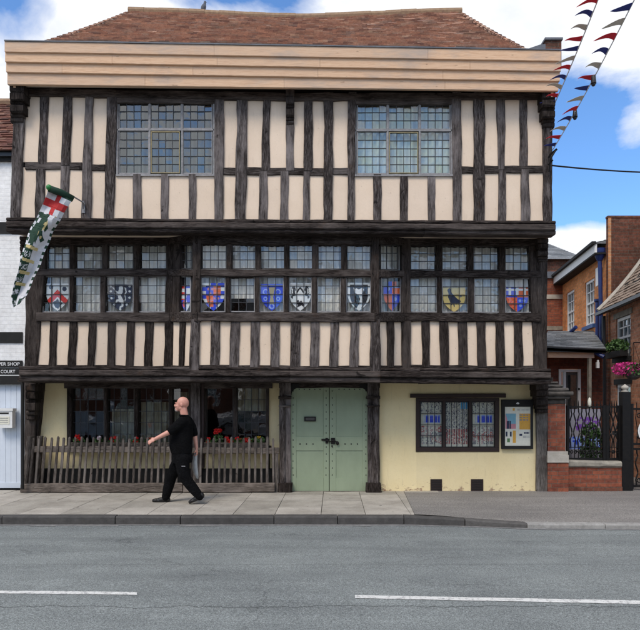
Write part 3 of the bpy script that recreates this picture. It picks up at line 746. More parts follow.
# ---- the rest of the house: side walls, back, floors and rooms
xg0,xg1=PX(25,YG),PX(546,YG); xf0,xf1=PX(26,Y1),PX(546.5,Y1); xu0,xu1=PX(14,Y2),PX(551,Y2)
zA,zB,zC=2.06,4.52,PZ(91,9.98)
mb=MB(); YE=14.7
mb.box(xg0,xg0+.2,11.25,YE,0,zA); mb.box(xg1-.2,xg1,11.22,YE,0,zA)
mb.box(xf0,xf0+.2,10.8,YE,zA+.16,zB-.02); mb.box(xf1-.2,xf1,10.8,YE,zA+.16,zB-.02)
mb.box(xu0,xu0+.2,10.2,YE,zB+.14,zC+.35); mb.box(xu1-.2,xu1,10.2,YE,zB+.14,zC+.1)
mb.box(xg0,xg1,YE,YE+.2,0,zC)
mb.build('side_wall',M['cream'],H)
for x,s,y0,za,zb in ((xf0,-1,10.8,zA,zB),(xf1,1,10.8,zA,zB),(xu0,-1,10.2,zB,zC),(xu1,1,10.2,zB,zC)):
    mb=MB(); y=y0
    pl=Pl(x,20,x,21); 
    while y<YE:
        mb.box(min(x+s*.002,x+s*.03),max(x+s*.002,x+s*.03),y,y+.16,za,zb,0); y+=.45
    mb.build('side_studs',M['tim_v'],H)
mb=MB()
mb.box(xf0+.02,xf1-.02,10.42,YE,zA,zA+.15); mb.box(xu0+.02,xu1-.02,10.56,YE,zB,zB+.13); mb.box(xu0,xu1,10.1,YE,zC+.05,zC+.12)
mb.box(PX(196,YB)-.2,PX(376,YB)+.2,10.22,10.42,zA,zA+.15)
mb.box(xg0+.2,xg1-.2,11.55,YE,-.02,.12)
mb.build('floor_boards',M['room'],H)
mb=MB()   # partition walls a room's depth behind the windows
mb.box(xg0+.2,xg1-.2,13.3,13.4,0,zA); mb.box(xf0+.2,xf1-.2,12.6,12.7,zA+.15,zB); mb.box(xu0+.2,xu1-.2,12.0,12.1,zB+.14,zC)
mb.box(PX(274,11.3),PX(278,11.3),11.5,13.3,.12,zA); mb.box(PX(392,11.3),PX(396,11.3),11.3,13.3,.12,zA)
mb.build('partition_wall',M['room'],H)
mb=MB(); mb.q(P1,26,380.5,547,371,-.05,.1); mb.build('jetty_underside',M['dk_h'],H)
mb=MB(); mb.box(xf0,xf1,10.25,11.0,1.975,2.055); mb.box(xf0,xf1,11.0,11.5,2.02,2.055); mb.build('jetty_boarding',M['dk_h'],H)
# ================================================================ SETTING: road, pavement, kerb
def asphalt(name,c1,c2,cracks=True,seed=0):
    m,nt,b=newmat(name); v=coords(nt)
    f=nz(nt,v,95,4,.85); g=nz(nt,v,.55,6,.65); h=nz(nt,coords(nt,(.35,2.2,1)),1.5,6,.6); mid=nz(nt,v,38,5,.75)
    c=ramp(nt,f,[(.36,tuple(x*.6 for x in c1)),(.5,c2),(.64,tuple(x*1.9 for x in c2))])
    c=mixc(nt,1.0,c,ramp(nt,mid,[(.3,(.72,.72,.72)),(.7,(1.22,1.22,1.22))]),'MULTIPLY')
    c=mixc(nt,1.0,c,ramp(nt,g,[(.3,(.82,.82,.83)),(.7,(1.14,1.14,1.13))]),'MULTIPLY')
    c=mixc(nt,1.0,c,ramp(nt,h,[(.3,(.84,.84,.85)),(.7,(1.1,1.1,1.1))]),'MULTIPLY')
    if cracks:
        vo=nt.nodes.new('ShaderNodeTexVoronoi'); vo.feature='DISTANCE_TO_EDGE'; vo.inputs['Scale'].default_value=.33
        wn=nt.nodes.new('ShaderNodeTexNoise'); wn.inputs['Scale'].default_value=3.5; wn.inputs['Detail'].default_value=6; wn.inputs['Roughness'].default_value=.7
        nt.links.new(v,wn.inputs['Vector'])
        vm=N(nt,'ShaderNodeVectorMath',operation='MULTIPLY_ADD'); nt.links.new(wn.outputs['Color'],vm.inputs[0]); vm.inputs[1].default_value=(.5,.5,.5); nt.links.new(coords(nt,(.55,1.5,1)),vm.inputs[2])
        nt.links.new(vm.outputs[0],vo.inputs['Vector'])
        br=nz(nt,v,1.1,4,.6)
        ad=N(nt,'ShaderNodeMath',operation='MULTIPLY_ADD'); nt.links.new(br,ad.inputs[0]); ad.inputs[1].default_value=.018; nt.links.new(vo.outputs['Distance'],ad.inputs[2])
        k=ramp(nt,ad.outputs[0],[(.0100,(.35,.35,.35)),(.0120,(0,0,0))])
        c=mixc(nt,k,c,(.014,.014,.014))
    if cracks:
        # long crack running beside the centre line, and an old repair seam
        tc=nt.nodes.new('ShaderNodeTexCoord'); sx=nt.nodes.new('ShaderNodeSeparateXYZ'); nt.links.new(tc.outputs['Object'],sx.inputs[0])
        for y0,wd,am,sd,op in ((5.02,.006,.16,1.3,.6),(6.35,.004,.10,7.7,.4)):
            nn=nz(nt,coords(nt,(1,.02,1),rot=(0,0,0)),1.4+sd*.1,9,.75)
            q=N(nt,'ShaderNodeMath',operation='MULTIPLY_ADD'); nt.links.new(nn,q.inputs[0]); q.inputs[1].default_value=am*2; nt.links.new(sx.outputs['Y'],q.inputs[2])
            s_=N(nt,'ShaderNodeMath',operation='SUBTRACT'); nt.links.new(q.outputs[0],s_.inputs[0]); s_.inputs[1].default_value=y0+am
            a_=N(nt,'ShaderNodeMath',operation='ABSOLUTE'); nt.links.new(s_.outputs[0],a_.inputs[0])
            kk=ramp(nt,a_.outputs[0],[(wd,(op,op,op)),(wd*1.8,(0,0,0))])
            c=mixc(nt,kk,c,(.02,.02,.02))
    nt.links.new(c,b.inputs['Base Color']); b.inputs['Roughness'].default_value=.88; b.inputs['Specular IOR Level'].default_value=.25
    bump(nt,b,f,.6,.006); return m
M['road']=asphalt('road asphalt',(.132,.146,.142),(.20,.217,.212))
M['tarmac']=asphalt('footway tarmac',(.15,.14,.128),(.225,.212,.196),False)
def flags():
    m,nt,b=newmat('concrete paving flags'); v=coords(nt)
    t=attr(nt); c=ramp(nt,t,[(0,(.34,.315,.27)),(.5,(.40,.37,.32)),(1,(.46,.425,.37))])
    c=mixc(nt,1.0,c,ramp(nt,nz(nt,v,40,6,.7),[(.3,(.82,.82,.82)),(.7,(1.12,1.12,1.12))]),'MULTIPLY')
    c=mixc(nt,1.0,c,ramp(nt,nz(nt,v,2.2,7,.7),[(.35,(.74,.73,.72)),(.6,(1.05,1.05,1.05))]),'MULTIPLY')
    sp=nz(nt,v,9,2,.5); c=mixc(nt,ramp(nt,sp,[(.70,(0,0,0)),(.73,(.6,.6,.6))]),c,(.09,.085,.08))
    nt.links.new(c,b.inputs['Base Color']); b.inputs['Roughness'].default_value=.85
    bump(nt,b,nz(nt,v,50,5,.7),.3,.005); return m
M['flag']=flags()
def kerbm(name,stops):
    m,nt,b=newmat(name); v=coords(nt); t=attr(nt)
    c=ramp(nt,t,stops); c=mixc(nt,1.0,c,ramp(nt,nz(nt,v,9,7,.75),[(.3,(.6,.6,.6)),(.7,(1.25,1.25,1.25))]),'MULTIPLY')
    nt.links.new(c,b.inputs['Base Color']); b.inputs['Roughness'].default_value=.8; bump(nt,b,nz(nt,v,14,6,.7),.5,.012); return m
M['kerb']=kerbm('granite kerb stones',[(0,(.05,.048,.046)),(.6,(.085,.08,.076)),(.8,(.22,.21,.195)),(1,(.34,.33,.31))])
M['joint']=simple('dark joint sand',(.05,.045,.035),(.025,.03,.015),.95,9,.2)
M['line']=None
def roadpaint():
    m,nt,b=newmat('worn white road paint'); v=coords(nt)
    k=ramp(nt,nz(nt,v,26,7,.8),[(.38,(0,0,0)),(.5,(1,1,1))])
    nt.links.new(mixc(nt,k,(.25,.25,.25),(.66,.66,.63)),b.inputs['Base Color']); b.inputs['Roughness'].default_value=.7
    bump(nt,b,nz(nt,v,170,3,.7),.4,.004); return m
M['line']=roadpaint()
M['gutter']=simple('pale gutter dressing',(.27,.265,.255),(.12,.12,.12),.9,14,.3)
M['dirt']=simple('distant ground',(.12,.11,.09),(.08,.08,.06),.95,2,.1)
def struct(mb,name,mat,kind='structure',label=None,cat=None):
    o=mb.build(name,mat,None,loc=(0,0,0)); o['kind']=kind
    return o
ZR=-.12
struct(MB().box(-600,600,-600,600,-.5,-.135),'ground',M['dirt'])
# road: gentle camber, one sheet
mb=MB(); vs=[];fs=[]
ys=[2.35,3.2,4.2,5.4,6.6,7.6,8.5,8.75]; zs=[-.13,-.10,-.075,-.065,-.085,-.105,-.121,-.123]
nx=80
for i in range(nx+1):
    x=-120+240*i/nx
    for y,z in zip(ys,zs): vs.append((x,y-x*.0 ,z))
k=len(ys)
for i in range(nx):
    for j in range(k-1): fs.append((i*k+j,(i+1)*k+j,(i+1)*k+j+1,i*k+j+1))
mb.add(vs,fs); road=struct(mb,'road',M['road'])
def zroad(y):
    for a,b,c,d in zip(ys,ys[1:],zs,zs[1:]):
        if a<=y<=b: return c+(d-c)*(y-a)/(b-a)
    return -.12
# kerb line in plan: from photo measurements (x, y of the face at road level, top height)
def kline(x):   # returns face y, top z
    if x<1.35: return 8.585,0.0
    if x<2.9: u=(x-1.35)/1.55; return 8.585-.24*u*u*(3-2*u),-.055*u*u*(3-2*u)
    if x<8: return 8.345-.035*(x-2.9),-.055
    return 8.166,-.055
mb=MB(); x=-60.0; first=True
joints=[]
while x<60:
    joints.append(x); x+=.915 if not (-5.5<x<5) else .9
# joints seen in the photograph
js=[j for j in joints if j<-5.5]+[-4.55,-2.93,-2.0,-.66,.25,1.2,2.05,2.88,3.95,4.9]+[j for j in joints if j>5.2]
mbk=MB()
for a,b in zip(js,js[1:]):
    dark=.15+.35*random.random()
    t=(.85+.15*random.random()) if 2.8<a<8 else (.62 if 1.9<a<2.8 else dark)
    n=2; g=.006; ya,za=kline(a+g); yb,zb=kline(b-g); dy=ri(-.006,.006); dz=ri(-.005,.004)
    w=.14
    sec=lambda X,y,z:[(X,y+w,-.35),(X,y,-.35),(X,y,z-.02),(X,y+.006,z-.006),(X,y+.02,z),(X,y+w,z)]
    A=[(p[0],p[1]+dy,p[2]+(dz if p[2]>-.3 else 0)) for p in sec(a+g,ya,za)]; B=[(p[0],p[1]+dy,p[2]+(dz if p[2]>-.3 else 0)) for p in sec(b-g,yb,zb)]
    fs=[(i,(i+1)%6,6+(i+1)%6,6+i) for i in range(6)]+[(5,4,3,2,1,0),(6,7,8,9,10,11)]
    mbk.add(A+B,fs,0,t)
struct(mbk,'kerb',M['kerb'])
# gutter dressing, patchy pale strip on the road against the kerb
mb=MB(); x=-30.
while x<30:
    l=ri(.35,.9); ya,_=kline(x); yb,_=kline(x+l)
    w1,w2=ri(.05,.14),ri(.05,.14)
    mb.add([(x,ya-w1,zroad(ya-w1)+.004),(x+l,yb-w2,zroad(yb-w2)+.004),(x+l,yb+.01,-.116),(x,ya+.01,-.116)],[(0,1,2,3)]); x+=l
struct(mb,'gutter',M['gutter'])
# pavement: bed, flags (left part) and tarmac (right part)
mb=MB()
def edge(xs,zf,off,y1):
    pass
XB=lambda y: 1.38 + (y-8.73)*.07   # flag/tarmac boundary
vs=[]; fs=[]; xs=[-60,-30,-12,-6,-3,0,1.35,1.6,1.9,2.2,2.5,2.9,4,6,8,12,30,60]
for X in xs:
    y,z=kline(X)
    vs+=[(X,y+.13,z-.03),(X,y+.9,z*.4-.03),(X,11.6,-.03)]
for i in range(len(xs)-1):
    for j in range(2): fs.append((i*3+j,(i+1)*3+j,(i+1)*3+j+1,i*3+j+1))
mb.add(vs,fs); struct(mb,'pavement_bed',M['joint'])
# flags
mb=MB(); sl=.022
rows=[(8.735,9.30),(9.30,9.95),(9.95,10.55),(10.55,11.1)]
rj=[]
x=-14.0
while x<3.2:
    rj.append(x); x+=ri(.58,.68)
for (a,b) in rows:
    for i,(x0,x1) in enumerate(zip(rj,rj[1:])):
        f=lambda X,y: X+sl*(y-9.9)
        g=.0045; xx1=x1
        A,B,C,D=f(x0,a)+g,f(x1,a)-g,f(x1,b)-g,f(x0,b)+g
        la,lb=XB(a)-.006,XB(b)-.006
        if A>la and D>lb: continue
        B=min(B,la); C=min(C,lb); 
        if B-A<.03: continue
        dz=[ri(-.003,.003) for _ in range(4)]
        v=[(A,a+g,dz[0]),(B,a+g,dz[1]),(C,b-g,dz[2]),(D,b-g,dz[3])]
        mb.add(v+[(p[0],p[1],-.04) for p in v],[(0,1,2,3),(0,4,5,1),(1,5,6,2),(2,6,7,3),(3,7,4,0)],0,random.random())
# narrow strip of flags along the foot of the yellow wall
x=XB(10.9)
while x<2.15:
    x1=min(x+.62,2.2); mb.box(x+.004,x1-.004,10.83,11.06,-.04,.006,0); x=x1
struct(mb,'paving_flags',M['flag'])
mb=MB(); vs=[];fs=[]; n=60; ky=6
for i in range(n+1):
    u=i/n; X=1.38+ (60-1.38)*(u**2.2)
    y0,z0=kline(X); y0+=.141
    for j in range(ky+1):
        w=j/ky; y=y0+(11.9-y0)*w; z=z0*(1-min(1,w*2.2))
        Xe=XB(y)+(X-1.38)*1.0 if i<6 else max(X,XB(y)+.2)
        vs.append((Xe,y,z-.001+(0.003*mnoise.noise(Vector((X*2,y*2,0))))))
for i in range(n):
    for j in range(ky): a=i*(ky+1)+j; fs.append((a,a+ky+1,a+ky+2,a+1))
mb.add(vs,fs); struct(mb,'tarmac_pavement',M['tarmac'])
# yard beyond the gate
struct(MB().box(4.2,9.5,11.91,32,-.1,.004),'courtyard',M['tarmac'])
struct(MB().box(-60,60,-40,2.2,-.3,.0),'opposite_pavement',M['tarmac'])
mb=MB(); mb.box(-60,60,2.2,2.34,-.3,.0); struct(mb,'opposite_kerb',M['kerb'])
# road markings (dashed centre line), 4 mm above the road
def mark(pts):
    return [(x,y,zroad(y)+.004) for x,y in pts]
def mark_px(x0,y0a,y0b,x1,y1a,y1b,name):
    def g(px,py): 
        z=-.062
        Y=(CZ-z)*F/(py-HY); return (PX(px,Y),Y)
    A,B,C,D=g(x0,y0b),g(x1,y1b),g(x1,y1a),g(x0,y0a)
    n=30; vs=[];fs=[]
    for i in range(n+1):
        u=i/n; e=ri(-.003,.003)
        a=(A[0]+(B[0]-A[0])*u,A[1]+(B[1]-A[1])*u+e); b=(D[0]+(C[0]-D[0])*u,D[1]+(C[1]-D[1])*u+e)
        vs+=mark([a,b])
    for i in range(n): fs.append((2*i,2*i+2,2*i+3,2*i+1))
    return MB().add(vs,fs)
mb=mark_px(-160,589,591.6,137,592,594.8,'a'); struct(mb,'road_marking',M['line'])
mb=mark_px(355,595,598,700,601.5,605,'b'); struct(mb,'road_marking',M['line'])

# ================================================================ LEFT: white painted brick house
W=empty('white_brick_house',(-7.8,11.2,0),'white painted brick house with black bands and brown tiled roof left of the timber house','house')
PW=flat(11.2); xr_=-5.36; xl_=-11
mb=MB(); mb.box(xl_,xr_,11.2,11.4,PZ(376,11.2),PZ(150,11.2)); mb.box(PX(-1000,11.2),PX(-40,11.2),11.2,11.4,0,PZ(376,11.2)); mb.build('wall',M['white_x'],W)
MB().box(xr_-.2,xr_,11.4,15.5,0,PZ(150,11.2)).build('side_wall',M['white_y'],W)
MB().box(xl_,xr_-.2,15.3,15.5,0,PZ(150,11.2)).build('back_wall',M['white_x'],W)
MB().box(PX(-45,11.17),PX(22.5,11.17),11.14,11.3,PZ(384.5,11.17),PZ(375.8,11.17)).build('beam',M['matblack'],W)
MB().q(PW,-60,332,22.3,343,.02,.04).build('band',M['matblack'],W)
MB().q(PW,-60,222,23,233.5,.02,.04).build('band',M['matblack'],W)
dw=MB(); x=-45
k=0
while x<22:
    x1=min(x+5.6,22.3); dw.q(PW,x+.12,385,x1-.12,485,-.03+.001*(k%2),.04); x=x1; k+=1
dw=dw.build('boarded_door',M['doorwhite'],W)
MB().q(PW,-45,385,22.3,486,-.05,.03).build('door_backing',M['white'],W)
MB().q(PW,-45,482.5,22.3,488,-.02,.04).build('door_rail',M['doorwhite'],dw)
MB().q(PW,-45,487.6,22.3,491,-.04,.1).build('door_sill',M['matblack'],W)
MB().q(flat(11.15),-60,149,11.5,156,.07,.12).build('gutter',M['black'],W)
MB().q(flat(11.15),-60,156,23,160.5,.02,.06).build('eaves_board',M['matblack'],W)
e0=Vector((xl_,11.02,PZ(150,11.02))); e1=Vector((xr_+.02,11.02,PZ(150,11.02)))
zrg=PZ(103.5,13.4); mb=MB(); tiles(mb,e0,e1,Vector((xl_,13.4,zrg)),Vector((xr_+.02,13.4,zrg)),22,.17,jit=1.5)
tiles(mb,Vector((xr_,15.7,e0.z)),Vector((xl_,15.7,e0.z)),Vector((xr_,13.4,zrg)),Vector((xl_,13.4,zrg)),14,.3)
wr=mb.build('roof',M['tile2'],W)
mb=MB(); mb.add([(xl_+.01,11.1,e0.z-.03),(xr_-.01,11.1,e0.z-.03),(xr_-.01,15.6,e0.z-.03),(xl_+.01,15.6,e0.z-.03),(xl_+.01,13.4,zrg-.04),(xr_-.01,13.4,zrg-.04)],[(0,1,5,4),(2,3,4,5),(1,2,5),(3,0,4),(3,2,1,0)]); mb.build('gable_wall',M['white_y'],W)
mb=MB(); mb.tube([(xl_,13.4,zrg+.02),(xr_,13.4,zrg+.02)],.09,8); mb.build('ridge_tiles',M['ridge'],wr)

def textmesh(mb,s,pl,px0,px1,pyb,pyt,off,m=0,bold=0.0):
    cu=bpy.data.curves.new('t','FONT'); cu.body=s; cu.extrude=0; cu.offset=bold
    ob=bpy.data.objects.new('t',cu); COL.objects.link(ob)
    dg=bpy.context.evaluated_depsgraph_get(); me=ob.evaluated_get(dg).to_mesh()
    xs=[v.co.x for v in me.vertices]; ys_=[v.co.y for v in me.vertices]
    x0,x1,y0,y1=min(xs),max(xs),min(ys_),max(ys_)
    vs=[pl.pt(px0+(v.co.x-x0)/(x1-x0)*(px1-px0),pyb+(v.co.y-y0)/(y1-y0)*(pyt-pyb),off) for v in me.vertices]
    fs=[tuple(p.vertices) for p in me.polygons]
    mb.add(vs,fs,m)
    ob.evaluated_get(dg).to_mesh_clear(); bpy.data.objects.remove(ob); bpy.data.curves.remove(cu)
for (ya,yb,s,x0,x1,lab) in ((360.5,367.2,'PER SHOP',-1.5,19.6,'upper black sign with white lettering ending SHOP on the white brick house'),(368.2,374.8,'S COURT',-2.5,15.2,'lower black sign with white lettering ending COURT on the white brick house')):
    sg=MB(); sg.q(PW,-14,ya,21.8,yb,.035,.03)
    textmesh(sg,s,PW,x0,x1,yb-1.6,ya+1.7,.037,1,.012)
    o=sg.build('shop_sign',[M['matblack'],M['s_white']]); tag(o,lab,'sign','black shop signs on the white house')
MB().q(PW,-14,374.9,20.5,375.9,.04,.05).build('sign_ledge',M['white'],W)
mbx=empty('letter_box',(PX(4,11.1),11.12,PZ(428,11.1)),'white metal letter box mounted on the white boarded door','letter box')
b_=MB(); pl=flat(11.06); b_.q(pl,-4,410,12.2,428,0,.12); body=b_.build('box_body',M['white'],mbx)
MB().q(pl,-4.5,408.4,12.8,411,.012,.14).build('lid',M['white'],mbx)
b_=MB(); b_.q(pl,-1,412.5,8.6,414,.004,.01); b_.build('slot',M['matblack'],mbx)
b_=MB(); b_.q(pl,-1,416.5,9.5,424.5,.004,.01,0); [b_.q(pl,0,418+i*2,8,418.5+i*2,.006,.003,1) for i in range(3)]; b_.build('notice',[M['paper'],M['s_grey']],mbx)

# ================================================================ RIGHT: gateway, walls, railings
PV=flat(10.96)
G1=empty('brick_gate_wall',(4.9,11.1,0),'low red brick wall and tall pier with grimy stone cap beside the timber house','wall')
def bx(mb,px0,px1,py0,py1,Y,d,m=0): 
    mb.box(PX(px0,Y),PX(px1,Y),Y,Y+d,PZ(py1,Y),PZ(py0,Y),m); return mb
pr=bx(MB(),548,565.2,404,452,10.98,.5).build('pier',M['red_x'],G1)
bx(MB(),547.8,568.5,462.5,492,10.93,.6).build('pier_base',M['red_x'],G1)
mb=bx(MB(),547.5,568,451.5,455,10.94,.6); bx(mb,547.6,568.8,455,462.6,10.91,.64); mb.build('stone_band',M['palestone'],pr)
mb=MB()
for a,b,y0,y1,Y in ((548,565.6,399,404.5,10.96),(547,570,395.5,399,10.86),(546,573.5,391.5,395.5,10.8),(546.5,569,388,391.5,10.84),(547,563,384.5,388,10.9),(547.5,558,381.5,384.5,10.97)):
    mb.timber(flat(Y),[(a,y0),(b,y0),(a,y1),(b,y1)],0,.62,jit=.004,ax='h',bev=.02,seg=4)
mb.build('stone_cap',M['darkstone'],pr)
bx(MB(),568.5,622,467,488,11.02,.34).build('low_wall',M['red_x'],G1)
mb=MB(); mb.timber(flat(10.97),[(568.4,460.6),(622,461.5),(568.4,467.6),(622,468)],0,.45,jit=.006,ax='h',bev=.03); mb.build('coping',M['stone'],G1)
bx(MB(),568.4,622.5,486.8,493,10.985,.4).build('brick_plinth',M['old_x'],G1)
# railings
def scroll(mb,c,r,pl_n,s=1,turns=1.25,rr=.011,up=1):
    pts=[]
    for i in range(15):
        a=2*math.pi*turns*i/14; q=r*(1-.65*i/14)
        pts.append(c+Vector((s*math.cos(a)*q,0,up*math.sin(a)*q)))
    mb.tube(pts,rr,5)
def wavybar(mb,x,z0,z1,Y,amp,ph=1,rr=.014):
    pts=[]
    for i in range(19):
        u=i/18; pts.append((x+ph*amp*math.sin(u*math.pi*4)*(1 if .12<u<.88 else .3),Y,z0+(z1-z0)*u))
    mb.tube(pts,rr,5)
def railing(px0,px1,nb,label,lid=True):
    Y=11.15; x0,x1=PX(px0,Y),PX(px1,Y); zt,zb=PZ(407,Y),PZ(459,Y)
    e=empty('iron_railing',((x0+x1)/2,Y,zb),label,'railing','iron railings on the low brick wall')
    mb=MB(); mb.box(x0,x1,Y-.015,Y+.015,zt-.015,zt+.015); mb.box(x0,x1,Y-.02,Y+.02,zb-.03,zb+.02); mb.box(x0,x1,Y-.012,Y+.012,zb+.21,zb+.225)
    mb.box(x0,x0+.05,Y-.03,Y+.03,zb-.03,zt+.03); mb.box(x1-.05,x1,Y-.03,Y+.03,zb-.03,zt+.03)
    mb.build('frame',M['iron'],e)
    for i in range(nb):
        x=x0+.05+(x1-x0-.1)*(i+.5)/nb
        mb=MB(); wavybar(mb,x,zb+.22,zt,Y,.019,1 if i%2 else -1,.013); mb.tube([(x,Y,zb),(x,Y,zb+.22)],.008,5)
        mb.tube([(x,Y,zt),(x,Y,zt+.07),(x,Y,zt+.12)],.014,5,r2=.003)
        mb.build('bar',M['iron'],e)
    mb=MB()
    m=max(2,nb//2)
    for i in range(m):
        x=x0+.05+(x1-x0-.1)*(i+.5)/m
        for s in (-1,1): scroll(mb,Vector((x+s*.038,Y-.01,zb+.13)),.035,None,s)
    mb.build('scrollwork',M['iron'],e)
    return e
railing(566.4,605.2,9,'wide wrought iron railing panel with wavy bars on the low brick wall')
railing(605.6,620.5,4,'narrow wrought iron railing panel between the wide panel and the black gate post')
gp=empty('gate_post',(PX(625,11.1),11.1,0),'square black iron gate post with pale ball finial at the low brick wall','gate post')
mb=MB(); mb.box(PX(620.8,11.1),PX(629,11.1),11.03,11.18,0,PZ(392,11.1)); mb.box(PX(619.6,11.1),PX(630.4,11.1),11.01,11.2,0,PZ(460,11.1)); mb.build('post',M['iron'],gp)
mb=MB(); c=Vector((PX(625,11.1),11.105,0)); z=PZ(392,11.1)
mb.lathe((c.x,c.y,z),[(.065,0),(.065,.02),(.03,.03),(.03,.04),(.06,.06),(.068,.085),(.052,.11),(.02,.13),(.006,.145)],14); mb.build('finial',M['palestone'],gp,smooth=True)
gt=empty('iron_gate',(6.1,11.1,0),'tall black wrought iron scrolled gate with white oval plate right of the gate post','gate')
xg,xh=PX(630.5,11.1),PX(705,11.1); Y=11.1; zt,zb=PZ(409,Y),PZ(486,Y)
mb=MB()
for z in (zt,zb,PZ(444,Y),PZ(449,Y)): mb.box(xg,xh,Y-.02,Y+.02,z-.018,z+.018)
mb.box(xg,xg+.045,Y-.025,Y+.025,zb-.05,zt+.1); mb.box(xh-.045,xh,Y-.025,Y+.025,zb-.05,zt+.1); mb.build('frame',M['iron'],gt)
for i in range(10):
    x=xg+.05+(xh-xg-.1)*(i+.5)/10; mb=MB(); wavybar(mb,x,zb,PZ(449,Y),Y,.02,1 if i%2 else -1); mb.tube([(x,Y,PZ(444,Y)),(x+.02*(-1)**i,Y,PZ(430,Y)),(x-.02*(-1)**i,Y,PZ(418,Y)),(x,Y,zt),(x,Y,zt+.12)],.009,5); mb.build('bar',M['iron'],gt)
mb=MB()
for i in range(8):
    x=xg+.08+(xh-xg-.16)*(i+.5)/8
    scroll(mb,Vector((x,Y-.012,zb+.1)),.05,None,(-1)**i); scroll(mb,Vector((x,Y-.012,PZ(415,Y))),.055,None,(-1)**i,up=-1); scroll(mb,Vector((x,Y-.012,PZ(437,Y))),.045,None,-(-1)**i)
mb.build('scrollwork',M['iron'],gt)
mb=MB(); pts=[]; cx,cz=PX(645,Y),PZ(431,Y)
n=24; vs=[]; 
outer=[(cx+.145*math.cos(2*math.pi*i/n),Y-.035,cz+.20*math.sin(2*math.pi*i/n)) for i in range(n)]
mb.prism([Vector(p) for p in outer],Vector((0,-1,0)),.012,0)
mb.prism([Vector((cx+.115*math.cos(2*math.pi*i/n),Y-.037,cz+.17*math.sin(2*math.pi*i/n))) for i in range(n)],Vector((0,-1,0)),.004,1)
mb.build('oval_plate',[M['white'],M['matblack']],gt)
# second post and wall beyond the picture edge so that the gate has something to close on
gp2=empty('gate_post',(PX(710,11.1),11.1,0),'square black iron gate post with pale ball finial beyond the gate','gate post')
MB().box(PX(706,11.1),PX(714,11.1),11.03,11.18,0,PZ(392,11.1)).build('post',M['iron'],gp2)
MB().lathe((PX(710,11.1),11.105,z),[(.085,0),(.085,.02),(.04,.035),(.035,.05),(.085,.075),(.095,.10),(.075,.135),(.03,.16),(.008,.18)],14).build('finial',M['palestone'],gp2,smooth=True)

# ---- porch annex behind the railings
A=empty('porch_annex',(5.7,13.4,0),'single storey dark brick porch with slate lean-to roof and pale timber fascia','porch')
PA=flat(13.4); PA2=flat(14.0)
x0a,x1a=PX(548,13.4),PX(601,13.4)
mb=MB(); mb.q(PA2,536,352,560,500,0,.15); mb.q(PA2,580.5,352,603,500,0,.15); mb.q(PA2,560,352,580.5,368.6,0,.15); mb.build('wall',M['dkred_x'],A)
mb=MB(); 
for q in ((559,369.2,561.5,470),(578.3,369.2,580.8,470),(561.5,369.2,578.3,371.8),(563.8,371.8,566,470)): mb.q(PA2,*q,.03,.08)
fr=mb.build('door_frame',M['white'],A)
dd=MB().q(PA2,566.2,372,578.2,470,-.03,.04).build('door',M['framedk'],A)
MB().q(PA2,568,375,576.5,420,-.02,.01).build('glass',M['glassblue'],dd)
MB().ell(PA2.pt(579,389,.05),.025).build('handle',M['matblack'],dd)
MB().q(PA2,561.5,372,563.8,470,-.03,.01).build('side_light',M['glass'],A)
mb=MB(); mb.q4(PA,[(548.5,351.8),(594,353),(594.5,358),(548.5,357.6)],0,.06); mb.build('fascia_board',M['larch'],A)
MB().q4(PA,[(540,346),(606,349.5),(606,352.8),(540,351.6)],.1,.14).build('gutter',M['black'],A)
MB().q(PA,589,358,591.6,470,0,.1).build('porch_post',M['stone'],A)
# lean-to roof
mb=MB(); tiles(mb,PA.pt(540,346,.1),PA.pt(606,349,.1),Vector((PX(548,15.8),15.8,PZ(331,15.8))),Vector((PX(584,15.8)+.25,15.8,PZ(331,15.8))),12,.25,jit=.6); 
mb.build('roof',M['slate'],A)
mb=MB(); a,b=PA.pt(540,347.5,.1),PA.pt(606,350.5,.1); c,d=Vector((PX(584,15.8)+.25,15.8,PZ(333,15.8))),Vector((PX(548,15.8),15.8,PZ(333,15.8)))
mb.add([a,b,c,d]+[p-Vector((0,0,.06)) for p in (a,b,c,d)],[(0,1,2,3),(7,6,5,4),(0,4,5,1),(1,5,6,2),(2,6,7,3),(3,7,4,0)]); mb.build('roof_boarding',M['matblack'],A)
mb=MB(); mb.tube([PA.pt(590,350,-.1),PA.pt(604,357,.1)],.045,8); mb.tube([PA.pt(576,327,-2.0),PA.pt(571,331.5,-2.2)],.05,8); mb.build('blue_gutter_arm',M['navy'],A)
# ---- red brick building at the end of the yard
Bk=empty('red_brick_building',(6.3,18.7,0),'plain red brick building with pale stone band at the far end of the yard','building')
PBK=flat(18.7)
mb=MB(); mb.q(PBK,530,278,566,490,0,3); mb.build('wall',M['red_x'],Bk)
MB().q(PBK,530,294.5,566,298.8,.03,.05).build('stone_band',M['palestone'],Bk)
MB().q(PBK,530,271.5,558.5,278,.06,3.2).build('lead_parapet',M['lead'],Bk)
MB().q(PBK,530,326,566,330,.03,.05).build('stone_band',M['stone'],Bk)
Bg=empty('far_gable_building',(7.6,23,0),'dark brick building with pale slate hipped roof rising behind the yard','building')
P3=flat(23.0)
MB().q(P3,510,258,606,490,0,4).build('wall',M['old_x'],Bg)
mb=MB(); y=23.0; a=P3.pt(505,259,.2); b=P3.pt(606,259,.2); c=Vector((PX(584,27),27.2,PZ(258,27))); 
r0=Vector((PX(500,26),26,PZ(236.5,26))); r1=Vector((PX(541,26),26,PZ(241,26)))
b=P3.pt(587,259,.2)
tiles(mb,a,b,r0,r1,16,.35,jit=.5); mb.add([a,b,r1,r0,b+Vector((0,5.5,0)),a+Vector((0,5.5,0))],[(0,1,2,3),(1,4,2),(4,5,3,2),(5,0,3)]); mb.build('roof',M['slate'],Bg)

